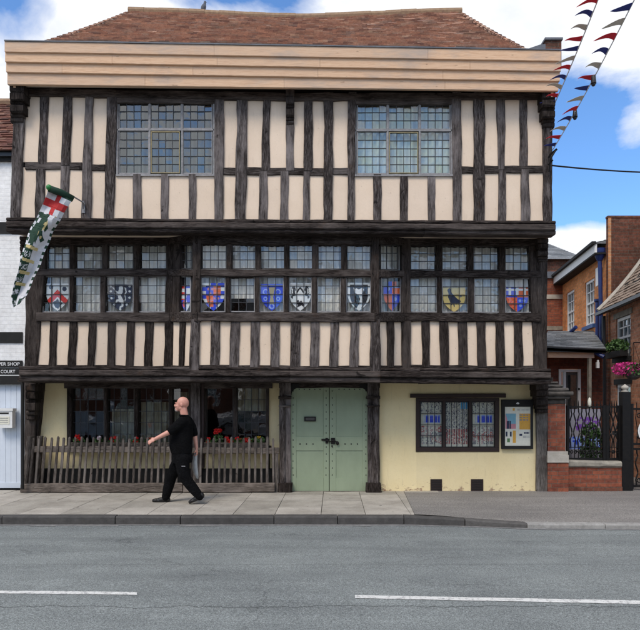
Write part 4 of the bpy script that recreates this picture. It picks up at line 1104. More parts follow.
# ---- orange brick house along the right of the yard
d0=Vector((7.03,14.72)); dv=Vector((.133,1.0))
PO=Pl(7.03,14.72,7.03+.133,15.72)
def onO(t): return d0+dv*t
O=empty('orange_brick_house',(7.3,16.5,0),'orange brick house with white sash windows and blue gutters along the yard','house')
def wallO(mb,t0,t1,z0,z1,th=.25,off=0,m=0):
    n=PO.n; a=onO(t0); b=onO(t1)
    f=[Vector((a.x,a.y,z0)),Vector((b.x,b.y,z0)),Vector((b.x,b.y,z1)),Vector((a.x,a.y,z1))]
    return mb.prism([p+n*off for p in f],n,th,m)
def tz(px,py,off=0):
    p=PO.pt(px,py,off); return (Vector((p.x,p.y))-d0).dot(dv)/dv.dot(dv),p.z
zE=PZ(245,14.8)
# window openings (t range, z range)
def win_tz(x0,x1,y0a,y0b,y1a,y1b):
    t0,_=tz(x1,y0b); t1,_=tz(x0,y0a); _,zt=tz(x1,y0b); _,zb=tz(x1,y1b); return t0,t1,zb,zt
wB=win_tz(585,594.4,281,277,328,323.6); wA=win_tz(566.4,574.3,291.5,288.5,333.5,330.5)
mb=MB(); T1=4.6
ws=[wB,wA]; t=0.0
for (a,b,zb,zt) in ws:
    wallO(mb,t,a,0,zE); wallO(mb,a,b,0,zb); wallO(mb,a,b,zt,zE); t=b
wallO(mb,t,T1,0,zE); mb.build('wall',M['or_y'],O)
def sash(a,b,zb,zt,parent,nb=3,mat='white',sill='bluesill',depth=.07,pane='glassblue'):
    f=MB(); w=.06
    wallO(f,a,a+w,zb,zt,.05,-.03); wallO(f,b-w,b,zb,zt,.05,-.03); wallO(f,a+w,b-w,zb,zb+.07,.05,-.03); wallO(f,a+w,b-w,zt-.07,zt,.05,-.03)
    zm=(zb+zt)/2; wallO(f,a+w,b-w,zm-.025,zm+.025,.05,-.04)
    o=f.build('window',M[mat],parent)
    g=MB(); wallO(g,a+w,b-w,zb+.07,zt-.07,.008,-.075); g.build('glass',M[pane],o)
    wallO(MB(),0,1,0,1)
    c=MB()
    for i in range(1,nb): tt=a+w+(b-a-2*w)*i/nb; wallO(c,tt-.014,tt+.014,zb+.07,zt-.07,.03,-.05)
    for z in (zm+(zt-zm)*.5,zb+(zm-zb)*.5): wallO(c,a+w,b-w,z-.014,z+.014,.025,-.052)
    c.build('glazing_bars',M[mat],o)
    r=MB(); wallO(r,a,b,zb,zt,.02,-.20); r.build('blind',M['net'],o)
    s=MB(); wallO(s,a-.07,b+.07,zb-.10,zb-.002,.16,.07); s.build('sill',M[sill],o)
for q in ws: sash(*q,O)
f=MB(); wallO(f,-.02,T1,zE-.20,zE,.05,.28); f.build('fascia',M['white'],O)
f=MB(); wallO(f,-.02,T1,zE-.24,zE-.2,.33,.28); f.build('eaves_soffit',M['matblack'],O)
f=MB(); wallO(f,-.05,T1,zE,zE+.07,.10,.36); f.build('gutter',M['matblack'],O)
def offp(t,off,z): p=onO(t); return Vector((p.x,p.y,z))+PO.n*off
mb=MB(); tiles(mb,offp(T1,.33,zE+.03),offp(-.05,.33,zE+.03),offp(T1,-3,zE+.75),offp(.52,-3,zE+.75),12,.3,jit=.6)
mb.add([offp(T1,.33,zE+.02),offp(-.05,.33,zE+.02),offp(.52,-3,zE+.73),offp(T1,-3,zE+.73),offp(T1,-3,zE-.02),offp(.52,-3,zE-.02)],[(0,1,2,3),(0,3,4),(1,5,2),(3,2,5,4)])
mb.build('roof',M['slate'],O)
# rainwater hopper and downpipes
mb=MB(); c=offp(.12,.12,zE-.1); mb.lathe(c-Vector((0,0,.28)),[(.06,0),(.10,.08),(.14,.2),(.14,.30)],10); mb.tube([c-Vector((0,0,.28)),offp(.12,.09,3.7),offp(.10,.09,0)],.05,8); mb.build('drainpipe',M['navy'],O)
mb=MB(); p=offp(.42,.09,PZ(302,15.1)); mb.tube([p,offp(.42,.09,0.1)],.045,8); mb.lathe(p,[(.05,0),(.075,.03),(.075,.08)],8); mb.build('drainpipe',M['navy'],O)
mb=MB(); wallO(mb,.28,.48,zE-.95,zE-.5,.1,.11); mb.build('white_alarm_box',M['white'],O)
# ---- dark brick end wall (gable end towards the street) above the cottage roof
Kx0=PX(606.2,14.7); 
DG=empty('dark_brick_gable',(8.3,14.7,0),'tall dark old brick end wall with flat top rising above the cottage roof','wall')
zT=PZ(218.5,14.66)
MB().box(Kx0,11.5,14.6,14.7,0,zT).build('wall',M['old_x'],DG)
mb=MB(); mb.box(Kx0-.012,11.55,14.585,14.715,zT,zT+.05); mb.build('coping',M['old_x'],DG)
mb=MB(); mb.box(Kx0+.0,Kx0+.07,14.588,14.6,2.8,zT-.002); mb.build('pale_edge_bricks',M['or_x'],DG)
# ---- cottage in front of it
K=empty('brick_cottage',(6.9,13,0),'small old brick cottage with curved tiled roof at the right edge','cottage')
zc=3.8; T0=-3.6
def wtz(x0,x1,ya,yb,yc): 
    t0,_=tz(x1,ya); t1,_=tz(x0,ya); _,a=tz(x0,yc); _,b=tz(x0,ya); return t0,t1,a,b
kw=(tz(630.5,314)[0],tz(616,319)[0],tz(622,357.5)[1],tz(622,317)[1])
kw2=(tz(632.5,390)[0],tz(616.5,385)[0],tz(625,432)[1],tz(625,384)[1])
mb=MB(); TK=-.28
wallO(mb,T0,kw[0],0,zc); wallO(mb,kw[1],TK,0,zc)
wallO(mb,kw[0],kw[1],0,kw2[2]); wallO(mb,kw[0],kw[1],kw2[3],kw[2]); wallO(mb,kw[0],kw[1],kw[3],zc)
mb.build('wall',M['cot_y'],K)
sash(*kw,K,3,'white','matblack'); sash(kw[0]+.02,kw[1]-.02,kw2[2],kw2[3],K,2,'white','matblack')
mb=MB(); wallO(mb,kw[0]-.12,kw[1]+.12,kw[3],kw[3]+.13,.05,.02); mb.build('lintel',M['stone'],K)
mb=MB(); wallO(mb,kw[0]-.1,kw[1]+.1,kw2[3],kw2[3]+.12,.05,.02); mb.build('lintel',M['matblack'],K)
mb=MB(); wallO(mb,T0,TK+.2,zc-.07,zc+.0,.12,.30); mb.build('gutter',M['black'],K)
ea,eb=offp(TK,.26,zc+.02),offp(T0,.26,zc+.02); ra=Vector((8.42,14.43,6.15)); rb=Vector((8.42-.48,11.1,6.15))
mb=MB(); tiles(mb,ea,eb,ra,rb,20,.17,curve=.13,jit=1.4); krf=mb.build('roof',M['tile3'],K)
mb=MB(); und=[ea-Vector((0,0,.05)),eb-Vector((0,0,.05)),rb-Vector((0,0,.42)),ra-Vector((0,0,.42)),ra+Vector((2.2,0,-2)),rb+Vector((2.2,0,-2))]
mb.add(und,[(0,1,2,3),(3,2,5,4),(1,5,2),(0,3,4)]); mb.build('roof_boarding',M['matblack'],K)
mb=MB()
for i in range(14):
    def vp(t): 
        p=ea.lerp(ra,t); nr=(eb-ea).cross(ra-ea).normalized(); nr=nr if nr.z>0 else -nr
        return p-nr*(.13*4*t*(1-t))+nr*.03
    mb.tube([vp(i/14),vp((i+1)/14+.01)],.055,6)
mb.build('verge_mortar',M['palestone'],krf)
mb=MB(); q=onO(T0); mb.box(q.x,10.5,q.y-.2,q.y,0,zc); mb.build('front_wall',M['or_x'],K)
mb=MB(); p=offp(TK+.05,.14,zc-.1); mb.tube([p,offp(TK+.05,.12,0)],.05,8); mb.build('drainpipe',M['black'],K)
# ================================================================ THINGS
def pip(x,y,poly):
    c=False; n=len(poly); j=n-1
    for i in range(n):
        xi,yi=poly[i]; xj,yj=poly[j]
        if (yi>y)!=(yj>y) and x<(xj-xi)*(y-yi)/(yj-yi)+xi: c=not c
        j=i
    return c
def paint(mb,P,nx,ny,f):
    """P(u,v)->point on front face; f(u,v)->material index or None. runs of equal cells merge"""
    for j in range(ny):
        i=0
        while i<nx:
            k=f((i+.5)/nx,(j+.5)/ny)
            if k is None: i+=1; continue
            e=i+1
            while e<nx and f((e+.5)/nx,(j+.5)/ny)==k and e-i<12: e+=1
            mb.add([P(i/nx,j/ny),P(e/nx,j/ny),P(e/nx,(j+1)/ny),P(i/nx,(j+1)/ny)],[(0,1,2,3)],k,.5); i=e
    return mb
def shield_w(v): 
    return 1.0 if v<.38 else max(0,1-((v-.38)/.62)**2.3)
def shield(pl,x0,y0,x1,y1,f,mats,label,off=-.046):
    P=lambda u,v:pl.pt(x0+(x1-x0)*u,y0+(y1-y0)*v,off+.0015)
    mb=MB()
    paint(mb,P,66,76,lambda u,v:(f(u*2-1,v) if abs(u*2-1)<=shield_w(v) else None))
    out=[]
    for i in range(13):
        v=i/12; out.append((1,v) if v<.38 else (shield_w(v),v))
    poly=[(.5+.5*w*.995,v) for w,v in out]+[(.5-.5*w*.995,v) for w,v in reversed(out[:-1])]
    mb.prism([pl.pt(x0+(x1-x0)*u,y0+(y1-y0)*v,off) for u,v in poly],pl.n,.008,0)
    o=mb.build('heraldic_shield',[M[m] for m in mats]); tag(o,label,'shield','heraldic shields hung in the first floor windows'); return o
def disc(u,v,cx,cy,r,asp=1.15): return (u-cx)**2+((v-cy)*2*asp)**2<r*r
def s1(u,v):
    yc=.22+.42*abs(u)
    if yc<v<yc+.26: return 1
    if disc(u,v,-.58,.13,.2) or disc(u,v,.62,.2,.2): return 2
    if pip(u,v,[(-.45,.68),(-.12,.62),(-.05,.55),(.08,.6),(.12,.66),(.5,.7),(.2,.84),(.05,.93),(-.2,.88)]): return 2
    return 0
LION=[(-.7,.1),(-.55,.12),(-.3,.26),(-.15,.26),(-.1,.08),(.15,.04),(.25,.12),(.2,.3),(.05,.42),(.25,.58),(.35,.68),(.25,.84),(.0,.9),(-.1,.86),(.12,.78),(.05,.68),(-.2,.64),(-.4,.72),(-.5,.7),(-.3,.56),(-.15,.56),(-.2,.42),(-.5,.38),(-.5,.34),(-.2,.34),(-.35,.3)]
TAIL=[(.35,.1),(.5,.14),(.55,.3),(.42,.4),(.5,.56),(.4,.66),(.35,.62),(.42,.52),(.32,.4),(.45,.28)]
def s2(u,v):
    if pip(u,v,LION) or pip(u,v,TAIL): return 1
    for (a,b) in ((-.8,.07),(-.8,.26),(-.75,.52),(-.5,.76),(0,.94),(.55,.76),(.78,.5),(.8,.26),(.8,.07)):
        if disc(u,v,a,b,.10): return 1
    return 0
def s3(u,v):
    # quartered blue and orange within a blue and white compony border
    bd=abs(u)>.66*(shield_w(v)) or v<.10 or (abs(u)/max(.01,shield_w(v))>.7) or v>.86
    if bd:
        k=math.floor((v*7)+ (u>0)*1 + (0 if abs(u)>.4 else math.floor(u*4)))
        return 0 if k%2 else 1
    q=(u>0)!=(v>.45)
    if q: 
        return 3 if (abs(v-.2)<.02 or abs(v-.36)<.015 or abs(v-.62)<.02) else 2
    for cx,cy in ((-.45,.22),(-.1,.22),(-.28,.38),(.12,.55),(.45,.55),(.28,.75)):
        if disc(u,v,cx,cy,.10): return 3
    return 0
def s4(u,v):
    w=.14+.32*abs(v-.5)*1.6
    if abs(u)<w*.9 and .12<v<.75: return 1
    if disc(u,v,0,.83,.24) and not disc(u,v,0,.83,.14): return 2
    a=abs(u)
    if disc(a,v,.55,.3,.26) and not disc(a,v,.55,.3,.17): return 3
    if disc(a,v,.58,.55,.18) and not disc(a,v,.58,.55,.1): return 3
    if abs(v-.06)<.02: return 2
    return 0
def s5(u,v):
    a=abs(u)
    if pip(a,v,[(.5,.1),(.75,.12),(.85,.35),(.72,.42),(.9,.5),(.7,.58),(.66,.48),(.42,.44),(.5,.3),(.38,.26)]) and not pip(a,v,[(.66,.18),(.74,.2),(.78,.36),(.66,.38)]): return 1
    if a<.30 and .14<v<.2+a*.6 and v>.12+a*.5: return 1
    if .2<v<.23 and a<.26: return 1
    if pip(u,v,[(-.3,.62),(-.15,.6),(-.1,.68),(.1,.62),(.28,.74),(.4,.76),(.3,.86),(.12,.8),(-.05,.84),(-.3,.88),(-.22,.78),(-.35,.76)]): return 1
    if .02<v<.05: return 2
    return 0
def s6(u,v):
    w=shield_w(v)
    if abs(u)>w*.8 or v<.06 or v>.92: return 0
    if v<.1: return 1
    if pip(u,v,[(-.5,.16),(-.36,.22),(-.2,.2),(0,.24),(.25,.18),(.45,.22),(.35,.34),(.28,.42),(.35,.6),(.3,.8),(.18,.92),(-.1,.95),(-.2,.9),(.05,.72),(.1,.56),(-.05,.42),(-.38,.36)]): return 0
    return 1
def s7(u,v):
    if v<.16 and abs(u)>.5: return 0
    q=(u>0)!=(v>.42)
    if q: return 2 if (abs(v-.2)>.03) else 3
    if disc(u,v,-.4,.25,.15) or disc(u,v,.4,.6,.15): return 3
    return 1
def s8(u,v):
    if abs(u)<.08: return 0
    if u<0: return [2,3,2,3,2,0,0,3][int(v*8)%8] if v<.55 else (2 if disc(u,v,-.3,.7,.3) else 0)
    return 0 if disc(u,v,.5,.5,.4) or v<.1 else 3
BIRD=[(-.62,.1),(-.42,.02),(-.28,.08),(-.22,.22),(.05,.36),(.35,.48),(.62,.55),(.5,.66),(.2,.68),(0,.66),(.08,.78),(-.02,.8),(-.1,.66),(-.25,.74),(-.35,.8),(-.3,.68),(-.4,.55),(-.55,.4),(-.5,.24),(-.6,.14)]
def s9(u,v):
    if pip(u,v,BIRD): return 1
    if disc(u,v,.6,.36,.1) : return 2
    return 0
def s10(u,v):
    if .08<v<.16: return 3
    if v<.38:
        a=abs(((u+1)*1.5)%1-.5)
        if v<.34 and a<.2: return 3
    q=(u>0)!=(v>.42)
    if not q: 
        if v<.42: return 1
        for cx,cy in ((.25,.55),(.62,.55),(.3,.74)):
            if disc(u,v,cx,cy,.13): return 4
        return 1
    if v>.42: return 5 if (math.sin(u*14)*math.sin(v*40)>.5) else 2
    return 2
shield(P1,46.5,283.5,68.7,310.8,s1,['s_white','s_red','s_navy'],'white shield with a broad red chevron in the leftmost first floor window')
shield(P1,108.5,284.5,132,310.8,s2,['s_navy','s_white'],'dark navy shield with a white rampant lion and white roundels')
shield(PCL,180.5,285.5,191.2,311.8,s8,['s_blue','s_blue','s_red','s_white'],'blue and red shield seen at an angle in the left bay return')
shield(PB,202.3,283,224.5,310.8,s3,['s_blue','s_white','s_orange','s_pink'],'quartered blue and orange red shield with blue and white bordure in the bay')
shield(PB,260.8,284,282.8,310.8,s4,['s_blue','s_buff','s_lblue','s_lblue'],'bright blue shield with buff hourglass centre in the bay window')
shield(PB,289.4,283.2,311,310.8,s5,['s_white','s_black','s_grey'],'white shield with black boar like heads in the bay window')
shield(PB,347.6,282.8,370.3,310.8,s6,['s_white','s_black'],'black shield with thick white edge and white sleeve shape in the bay')
shield(PCR,383.5,281.5,400.6,310.8,s7,['s_grey','s_blue','s_orange','s_lblue'],'blue and orange red quartered shield seen at an angle in the right bay return')
shield(P1,443,287.4,465.2,312,s9,['s_yellow','s_navy','s_grey'],'golden yellow shield with a dark standing bird')
shield(P1,506.2,286.8,528.2,312,s10,['s_blue','s_blue','s_orange','s_white','s_lblue','s_red'],'blue and orange red shield with white label bar in the rightmost first floor window')

# curtains behind the glass
def curtain(pl,x0,y0,x1,y1,off,mat,label,group=None,folds=18,amp=.02):
    mb=MB(); n=folds*6; vs=[];fs=[]
    for i in range(n+1):
        u=i/n; o=off+amp*math.sin(u*folds*2*math.pi)+amp*.5*math.sin(u*folds*1.3*math.pi+1)
        x=x0+(x1-x0)*u
        vs+=[pl.pt(x,y0,o),pl.pt(x,y1,o+ri(-.004,.004)),pl.pt(x,y1,o-.004),pl.pt(x,y0,o-.004)]
    for i in range(n):
        a=i*4; fs+=[(a,a+1,a+5,a+4),(a+2,a+3,a+7,a+6)]
    mb.add(vs,fs); o=mb.build('curtain',M[mat],smooth=True); tag(o,label,'curtain',group); return o
CG='pale curtains behind the first floor windows'
curtain(P1,50,240,168,316,-.12,'net','pale net curtain behind the first floor windows left of the bay',CG,22)
curtain(PB,200,238,229,300,-.12,'net','pale net curtain behind the first light of the bay',CG,6)
curtain(PB,229.5,238,256.5,298.5,-.12,'net','shortened pale net curtain above a dark gap in the bay',CG,6)
curtain(PB,257.5,238,374,318,-.12,'net','wide pale net curtain behind the right part of the bay',CG,22)
curtain(PCR,379,240,400,318,-.14,'net','pale net curtain behind the right return of the bay',CG,5)
curtain(PCL,179,240,193,318,-.14,'net','pale net curtain behind the left return of the bay',CG,4)
curtain(P1,404,242,532,317,-.12,'net','pale net curtain behind the first floor windows right of the bay',CG,22)
UG='curtains behind the top storey windows'
curtain(P2,356,101,452,176,-.10,'net','pale curtain behind the right top storey window',UG,14)
curtain(P2,117,100,214,176,-.16,'dimnet','dim grey curtain behind the left top storey window',UG,12)
GG='cream curtains in the ground floor windows'
curtain(PR,112,409,134,449,-.25,'creamcurtain','cream curtain low in the second ground floor window from the left',GG,5)
curtain(PR,139,402,169,449,-.25,'creamcurtain','cream curtain behind the third ground floor window from the left',GG,7)
curtain(PR,172,392,190,449,-.2,'creamcurtain','cream curtain behind the narrow ground floor window behind the man',GG,4)
curtain(PR,236,388,267,411,-.2,'creamcurtain','short cream curtain at the top of the window nearest the green doors',GG,5)
curtain(PR,72,387,104,399,-.2,'redcurtain','short brown red curtain at the top of the leftmost ground floor window',None,5)

# notice board
nb=empty('notice_board',(PX(517.5,10.95),10.95,PZ(448.7,10.95)),'black framed glazed notice board with orange and blue poster on the yellow wall','notice board')
PN=flat(10.96)
mb=MB()
for q in ((502,399.5,533.2,406.6),(502,446,533.2,449),(502,406.6,504.8,446),(530.8,406.6,533.2,446)): mb.q(PN,*q,.03,.06)
mb.build('frame',M['matblack'],nb)
MB().q(PN,503,402,532,448,-.012,.02).build('backing',M['matblack'],nb)
def fposter(u,v):
    x=115+u*297; y=135+v*450
    if 278<x<402 and 212<y<398: return 5 if (y<300 and int(y/14)%2==0 and x<380 and ((x*7)%31)<22) else 1
    if 120<x<240 and 212<y<388:
        if y>300 and (abs(x-150)<14 or abs(x-175)<9): return 4
        return 2 if x-120>(y-212)*.3 and y<330 else 3
    if 204<x<240 and 410<y<552: return 1
    if 125<x<192 and 420<y<480: return None if abs(x-158)>60 else (0 if abs(x-158)<14 else 4)
    if 140<x<170 and 500<y<545: return 6
    if 280<x<312 and 445<y<470: return 4
    if 330<x<392 and 424<y<446: return 4 if (int(x/9)%2) else 5
    if 205<x<228 and 150<y<180: return 1
    if 252<x<398 and y in range(0,1): return 5
    if 252<x<398 and 160<y<188 and int(y/7)%2 and (x*13)%23<15: return 5
    if 318<x<400 and 468<y<500 and int(y/8)%2 and (x*11)%29<20: return 5
    return 0
mb=MB(); PP=lambda u,v:PN.pt(505+26*u,406.8+39*v,.0115)
paint(mb,PP,74,110,lambda u,v:fposter(u,v) if fposter(u,v) is not None else 0)
mb.q(PN,505,406.8,531,445.8,.0105,.004)
mb.build('poster',[M['paper'],M['p_orange'],M['p_sky'],M['s_pink'],M['s_navy'],M['s_grey'],M['p_green']],nb)
mb=MB(); # small white emblem on the header: a leaf-like cluster
for dx,dy,r in ((-.9,.4,.7),(0,-.2,.8),(.9,.4,.7),(.2,.9,.6)):
    c=PN.pt(517.8+dx,403+dy,.032); mb.ell(c,(.012*r/.7,.003,.011*r/.7),seg=8,rings=5)
mb.build('emblem',M['s_white'],nb)
# poster display inside the right hand window
def fdisp(seed,blue):
    def f(u,v):
        if int(u*(5 if blue else 9)+.15)!=int(u*(5 if blue else 9)-.08): return 0
        if v>.945: return 0
        if blue:
            if .29<v<.47 and .14<u<.92: return 1 if (.31<v<.45 and .18<u<.88) else 2
            if v<.27: return 0 if rnd_hash(int(u*30),int(v*46),seed)>.45 else (8 if rnd_hash(int(u*30),int(v*46),seed)>.08 else 5)
            if v<.53: return 0
            h=rnd_hash(int(u*26),int(v*40),seed); g=rnd_hash(int(u*4),int(v*9),seed+9)
            return (4 if g>.6 else 9 if g>.3 else 7) if h>.45 else (8 if h>.25 else 0)
        if v<.15 and u>.66: return 3
        h=rnd_hash(int(u*34),int(v*50),seed)
        if v>.60: return 4 if h>.35 else (5 if h>.15 else 0)
        return 8 if h>.45 else (5 if h>.28 else 0)
    return f
def rnd_hash(a,b,c): 
    x=math.sin(a*127.1+b*311.7+c*74.7)*43758.5453; return x-math.floor(x)
for k,(a,b,bl,lab) in enumerate(((421,442,True,'left poster sheet with blue panel inside the small right hand window'),(446,468,False,'middle poster sheet with rows of red pictures inside the small right hand window'),(472.5,494,True,'right poster sheet with blue panel and green pictures inside the small window'))):
    mb=MB(); paint(mb,lambda u,v,a=a,b=b:PG.pt(a+(b-a)*u,402.3+44.2*v,-.0685),36,60,fdisp(k+3,bl))
    mb.q(PG,a,402.3,b,446.5,-.07,.01)
    o=mb.build('poster',[M['paper'],M['s_blue'],M['s_lblue'],M['p_cyan'],flatc('printed faded red',(.50,.14,.13)),M['s_navy'],M['p_green'],M['s_grey'],flatc('printed mid grey',(.36,.35,.36)),flatc('printed dusky pink',(.55,.36,.34))]); tag(o,lab,'poster','poster sheets inside the small window')

# ================================================================ picket fence
Fn=empty('picket_fence',(PX(150,10.8),10.8,0),'low weathered grey picket fence with plank base in front of the leaded windows','fence')
PF=flat(10.8)
def fy(x): return 483.3+ (x-22)*.0004*2
x=33.2
while x<278:
    lean=4.2*max(0,(1-(x-30)/240)); xt=x+ri(-.35,.35); xb=x-lean+ri(-.3,.3); top=437.3+ri(-1.1,1.1); w=1.15+ri(-.12,.15)
    q=[(xt-w,top+1.6),(xt+w,top+1.6),(xb-w,484),(xb+w,484)]
    mb=MB(); mb.timber(PF,q,.0,.022,jit=.0022,bev=.006,seg=7)
    mb.q4(PF,[(xt-w+.1,top+1.7),(xt-w*.6,top+.4),(xt,top),(xt+w*.6,top+.4),(xt+w-.1,top+1.7)],.0,.022)
    mb.build('picket',M['fence'],Fn); x+=ri(5.75,6.25)
for a,b,ya,yb in ((28,183.5,446.3,446.8),(184,279,447.6,447.8)):
    MB().timber(PF,[(a,ya),(b,yb),(a,ya+6),(b,yb+6)],-.024,.05,ax='h').build('rail',M['fence_h'],Fn)
MB().timber(PF,[(20.5,484),(182.3,483.2),(20,492.8),(182.3,492.2)],.05,.07,ax='h',bev=.012).build('base_board',M['fence_h'],Fn)
MB().timber(PF,[(183.2,483.4),(274.5,483.3),(183.2,492.4),(274.5,492.3)],.05,.07,ax='h',bev=.012).build('base_board',M['fence_h'],Fn)
MB().timber(PF,[(26.2,436.5),(31.2,436.5),(20.2,485),(26.2,485)],.03,.10,bev=.02).build('post',M['fence'],Fn)
MB().timber(PF,[(36,436.2),(41.5,436.2),(33.5,485),(38,485)],-.06,.08,bev=.02).build('post',M['fence'],Fn)
MB().timber(PF,[(184,440),(188,440),(184,485),(188,485)],-.08,.08,bev=.012).build('post',M['fence'],Fn)
MB().timber(PF,[(274.5,449),(278.5,449),(274.5,492),(278.5,492)],-.03,.08,bev=.012).build('post',M['fence'],Fn)
# side return of the fence to the wall
for k in range(3):
    yy=10.87+.12*k; X=PX(27,10.8)-.02
    MB().box(X,X+.022,yy,yy+.035,.12,PZ(438,10.8)).build('picket',M['fence'],Fn)

# ================================================================ flower boxes and geraniums
def leafball(mb,c,r,n,mi,size=.03,fl=.7,t0=0,t1=1):
    for _ in range(n):
        d=Vector((ri(-1,1),ri(-1,1),ri(-1,1)))
        if d.length>1: d.normalize()
        p=Vector(c)+Vector((d.x*r[0],d.y*r[1],d.z*r[2]))
        a=Vector((ri(-1,1),ri(-1,1),ri(-.3,1))).normalized(); b=a.cross(Vector((ri(-1,1),ri(-1,1),ri(-1,1)))).normalized(); cc=a.cross(b)
        s=size*ri(.6,1.3)
        mb.add([p-b*s,p-cc*s*fl-a*s*.2,p+b*s,p+cc*s*fl-a*s*.2],[(0,1,2,3)],mi,ri(t0,t1))
YW=10.9
for (a,b,lab) in ((70,190,'long grey timber flower box under the left leaded windows'),(204,268,'short grey timber flower box under the window beside the green doors')):
    mb=MB(); pl=flat(YW)
    mb.timber(pl,[(a,442.5),(b,442.5),(a,449.8),(b,449.8)],0,.02,ax='h',jit=.002); mb.timber(flat(YW+.16),[(a,442.5),(b,442.5),(a,449.8),(b,449.8)],0,.02,ax='h',jit=.002)
    mb.box(PX(a,YW),PX(b,YW),YW+.02,YW+.14,PZ(449.5,YW),PZ(444,YW))
    for xx in (a,b-1.5): mb.box(PX(xx,YW),PX(xx+1.5,YW),YW+.02,YW+.14,PZ(449.5,YW),PZ(442.5,YW))
    o=mb.build('flower_box',M['fence_h']); tag(o,lab,'flower box','flower boxes behind the picket fence')
geri=[(79,440,.08,.06,'bushy red and white geranium at the left end of the long flower box','petal',437,1),
(98,440,.07,.05,'low geranium with white and red flowers in the long flower box','petal_w',438.5,.7),
(114,441,.08,.05,'dark leaved geranium with small red flowers below the second window','petal',439,.6),
(135,441,.08,.05,'sparse geranium with red flowers near the middle of the long flower box','petal',439.5,.5),
(150,440,.08,.05,'geranium with small red flowers left of the walking man','petal',439,.5),
(218,438,.07,.08,'tall red geranium standing above the short flower box','petal',432,1),
(229,441.5,.08,.05,'red geranium with several flower heads in the middle of the short flower box','petal',440,1),
(248,440,.09,.06,'leafy red geranium right of the middle of the short flower box','petal',440.5,1),
(238,440,.07,.05,'small red geranium between the middle and the leafy one in the short flower box','petal',439,.8),
(209,441,.05,.04,'smallest red geranium at the left end of the short flower box','petal',440,.7),
(260,439,.07,.07,'green plant with yellow flowers at the right end of the short flower box','petal_y',439,.8)]
for (px,py,rx,rz,lab,pm_,fyy,fs_) in geri:
    Yp=YW+.08; c=Vector((PX(px,Yp),Yp,PZ(py+1,Yp))); e=empty('geranium' if 'yellow' not in lab else 'flowering_plant',(c.x,c.y,PZ(445,Yp)),lab,'plant','flowers in the boxes behind the fence')
    mb=MB(); leafball(mb,c,(rx*1.3,.07,rz),150,0,.024); 
    for _ in range(5): mb.tube([(c.x+ri(-.02,.02),Yp,PZ(445,Yp)),(c.x+ri(-rx,rx),Yp+ri(-.03,.03),PZ(fyy,Yp))],.003,4,t=.3)
    mb.build('foliage',M['leaf'],e)
    mb=MB()
    for k in range(1 if 'yellow' in lab else 5 if fs_>.9 else 3):
        cc=Vector((c.x+ri(-rx,rx)*.6,Yp-.03+ri(-.03,.02),PZ(fyy,Yp)+ri(-.04,.03))); leafball(mb,cc,(.033*fs_+.01,.03,.028*fs_+.008),60,0,.014)
    mb.build('flower_heads',M[pm_],e)

# ================================================================ heraldic banner
BN=empty('heraldic_banner',(PX(83,9.98),9.98,PZ(212,9.98)),'long tattered green and white banner with red cross hanging from an angled pole','banner')
YBN=9.35
pb=V(83,208.5,9.93); p1=V(82.5,202,9.75); p2=V(72.5,196,9.5); p3=V(49,187.5,9.28)
mb=MB(); mb.tube([pb,p1,p2,p3],.012,6); mb.build('pole',M['s_grey'],BN)
mb=MB(); mb.q(flat(9.95),81.6,203,85,213,.0,.035); mb.tube([V(83.3,204,9.95),V(83,202,9.78)],.02,6); mb.build('wall_bracket',M['s_grey'],BN)
mb=MB(); mb.ell(p3,.045,seg=12,rings=8); mb.build('ball_finial',flatc('bright green ball',(.03,.22,.05),.4),BN,smooth=True)
mb=MB(); mb.tube([V(50,188.8,9.29),V(61,192.5,9.4),V(73,199,9.52)],.055,8); mb.build('sleeve',M['b_green'],BN,smooth=True)
Lf=[(48,189.5,9.28),(43.5,203,9.26),(38.5,214,9.3),(32.5,224,9.34),(28,235,9.3),(23.5,248,9.26),(20.5,260,9.3),(17.3,273,9.36),(14,285,9.33),(11,296.5,9.3),(13.5,307.5,9.3)]
Rf=[(72,200,9.5),(65,211.5,9.44),(59.5,221,9.42),(53.5,231.5,9.46),(49.5,242,9.42),(45,252,9.36),(41,263,9.4),(36.5,273.5,9.46),(31.5,284,9.4),(27,295.5,9.36),(19.5,303.5,9.33)]
def ev(arr,t):
    t=max(0,min(.9999,t))*(len(arr)-1); i=int(t); f=t-i; return Vector(arr[i]).lerp(Vector(arr[i+1]),f)
def ban(u,v):
    # u across (0 left .. 1 right), v along
    if v<.175:
        if abs(v-.085)<.028 or abs(u-.5)<.09: return 2
        if v<.012: return 1
        return 0
    e=int(v*34)%2
    if u>.90: return 1 if e else 0
    if u<.07: return 0 if e else 1
    if .175<=v<.47:
        if u<.42-(v-.3)*.5 and (rnd_hash(int(u*9),int(v*22),1)>.25): return 1
        if pip(u,v,[(.3,.2),(.45,.21),(.6,.26),(.72,.29),(.66,.33),(.5,.31),(.62,.37),(.75,.40),(.6,.43),(.45,.38),(.4,.45),(.3,.42),(.34,.33),(.25,.28)]) : return 1 if rnd_hash(int(u*12),int(v*40),2)>.35 else 3
        if rnd_hash(int(u*14),int(v*44),7)>.93: return 3
        return 0
    for c in (.49,.60,.70,.80):
        if abs(v-c-(u-.5)*.03)<.013 and u<.66: return 3
    if u<.42:
        cv=((v-.49)/.105)%1
        if disc(u*2.2-.55,0,0,0,.3) and abs(cv-.5)<.22 and (rnd_hash(int(u*30),int(v*110),3)>.45): return 0
        return 1
    if v>.93 and u>.6: return 1
    return 0
def BP(u,v):
    a=ev(Lf,v); b=ev(Rf,v); p=a.lerp(b,u)
    py=p.y; Yd=p.z+.05*math.sin(u*5+v*7)+.03*math.sin(v*16)
    return V(p.x+.3*math.sin(v*30+u*2),py,Yd)
mb=MB(); paint(mb,BP,56,230,ban)
bo=mb.build('banner_cloth',[M['b_white'],M['b_green'],M['b_red'],M['b_yellow']],BN)
sm=bo.modifiers.new('s','SOLIDIFY'); sm.thickness=.004

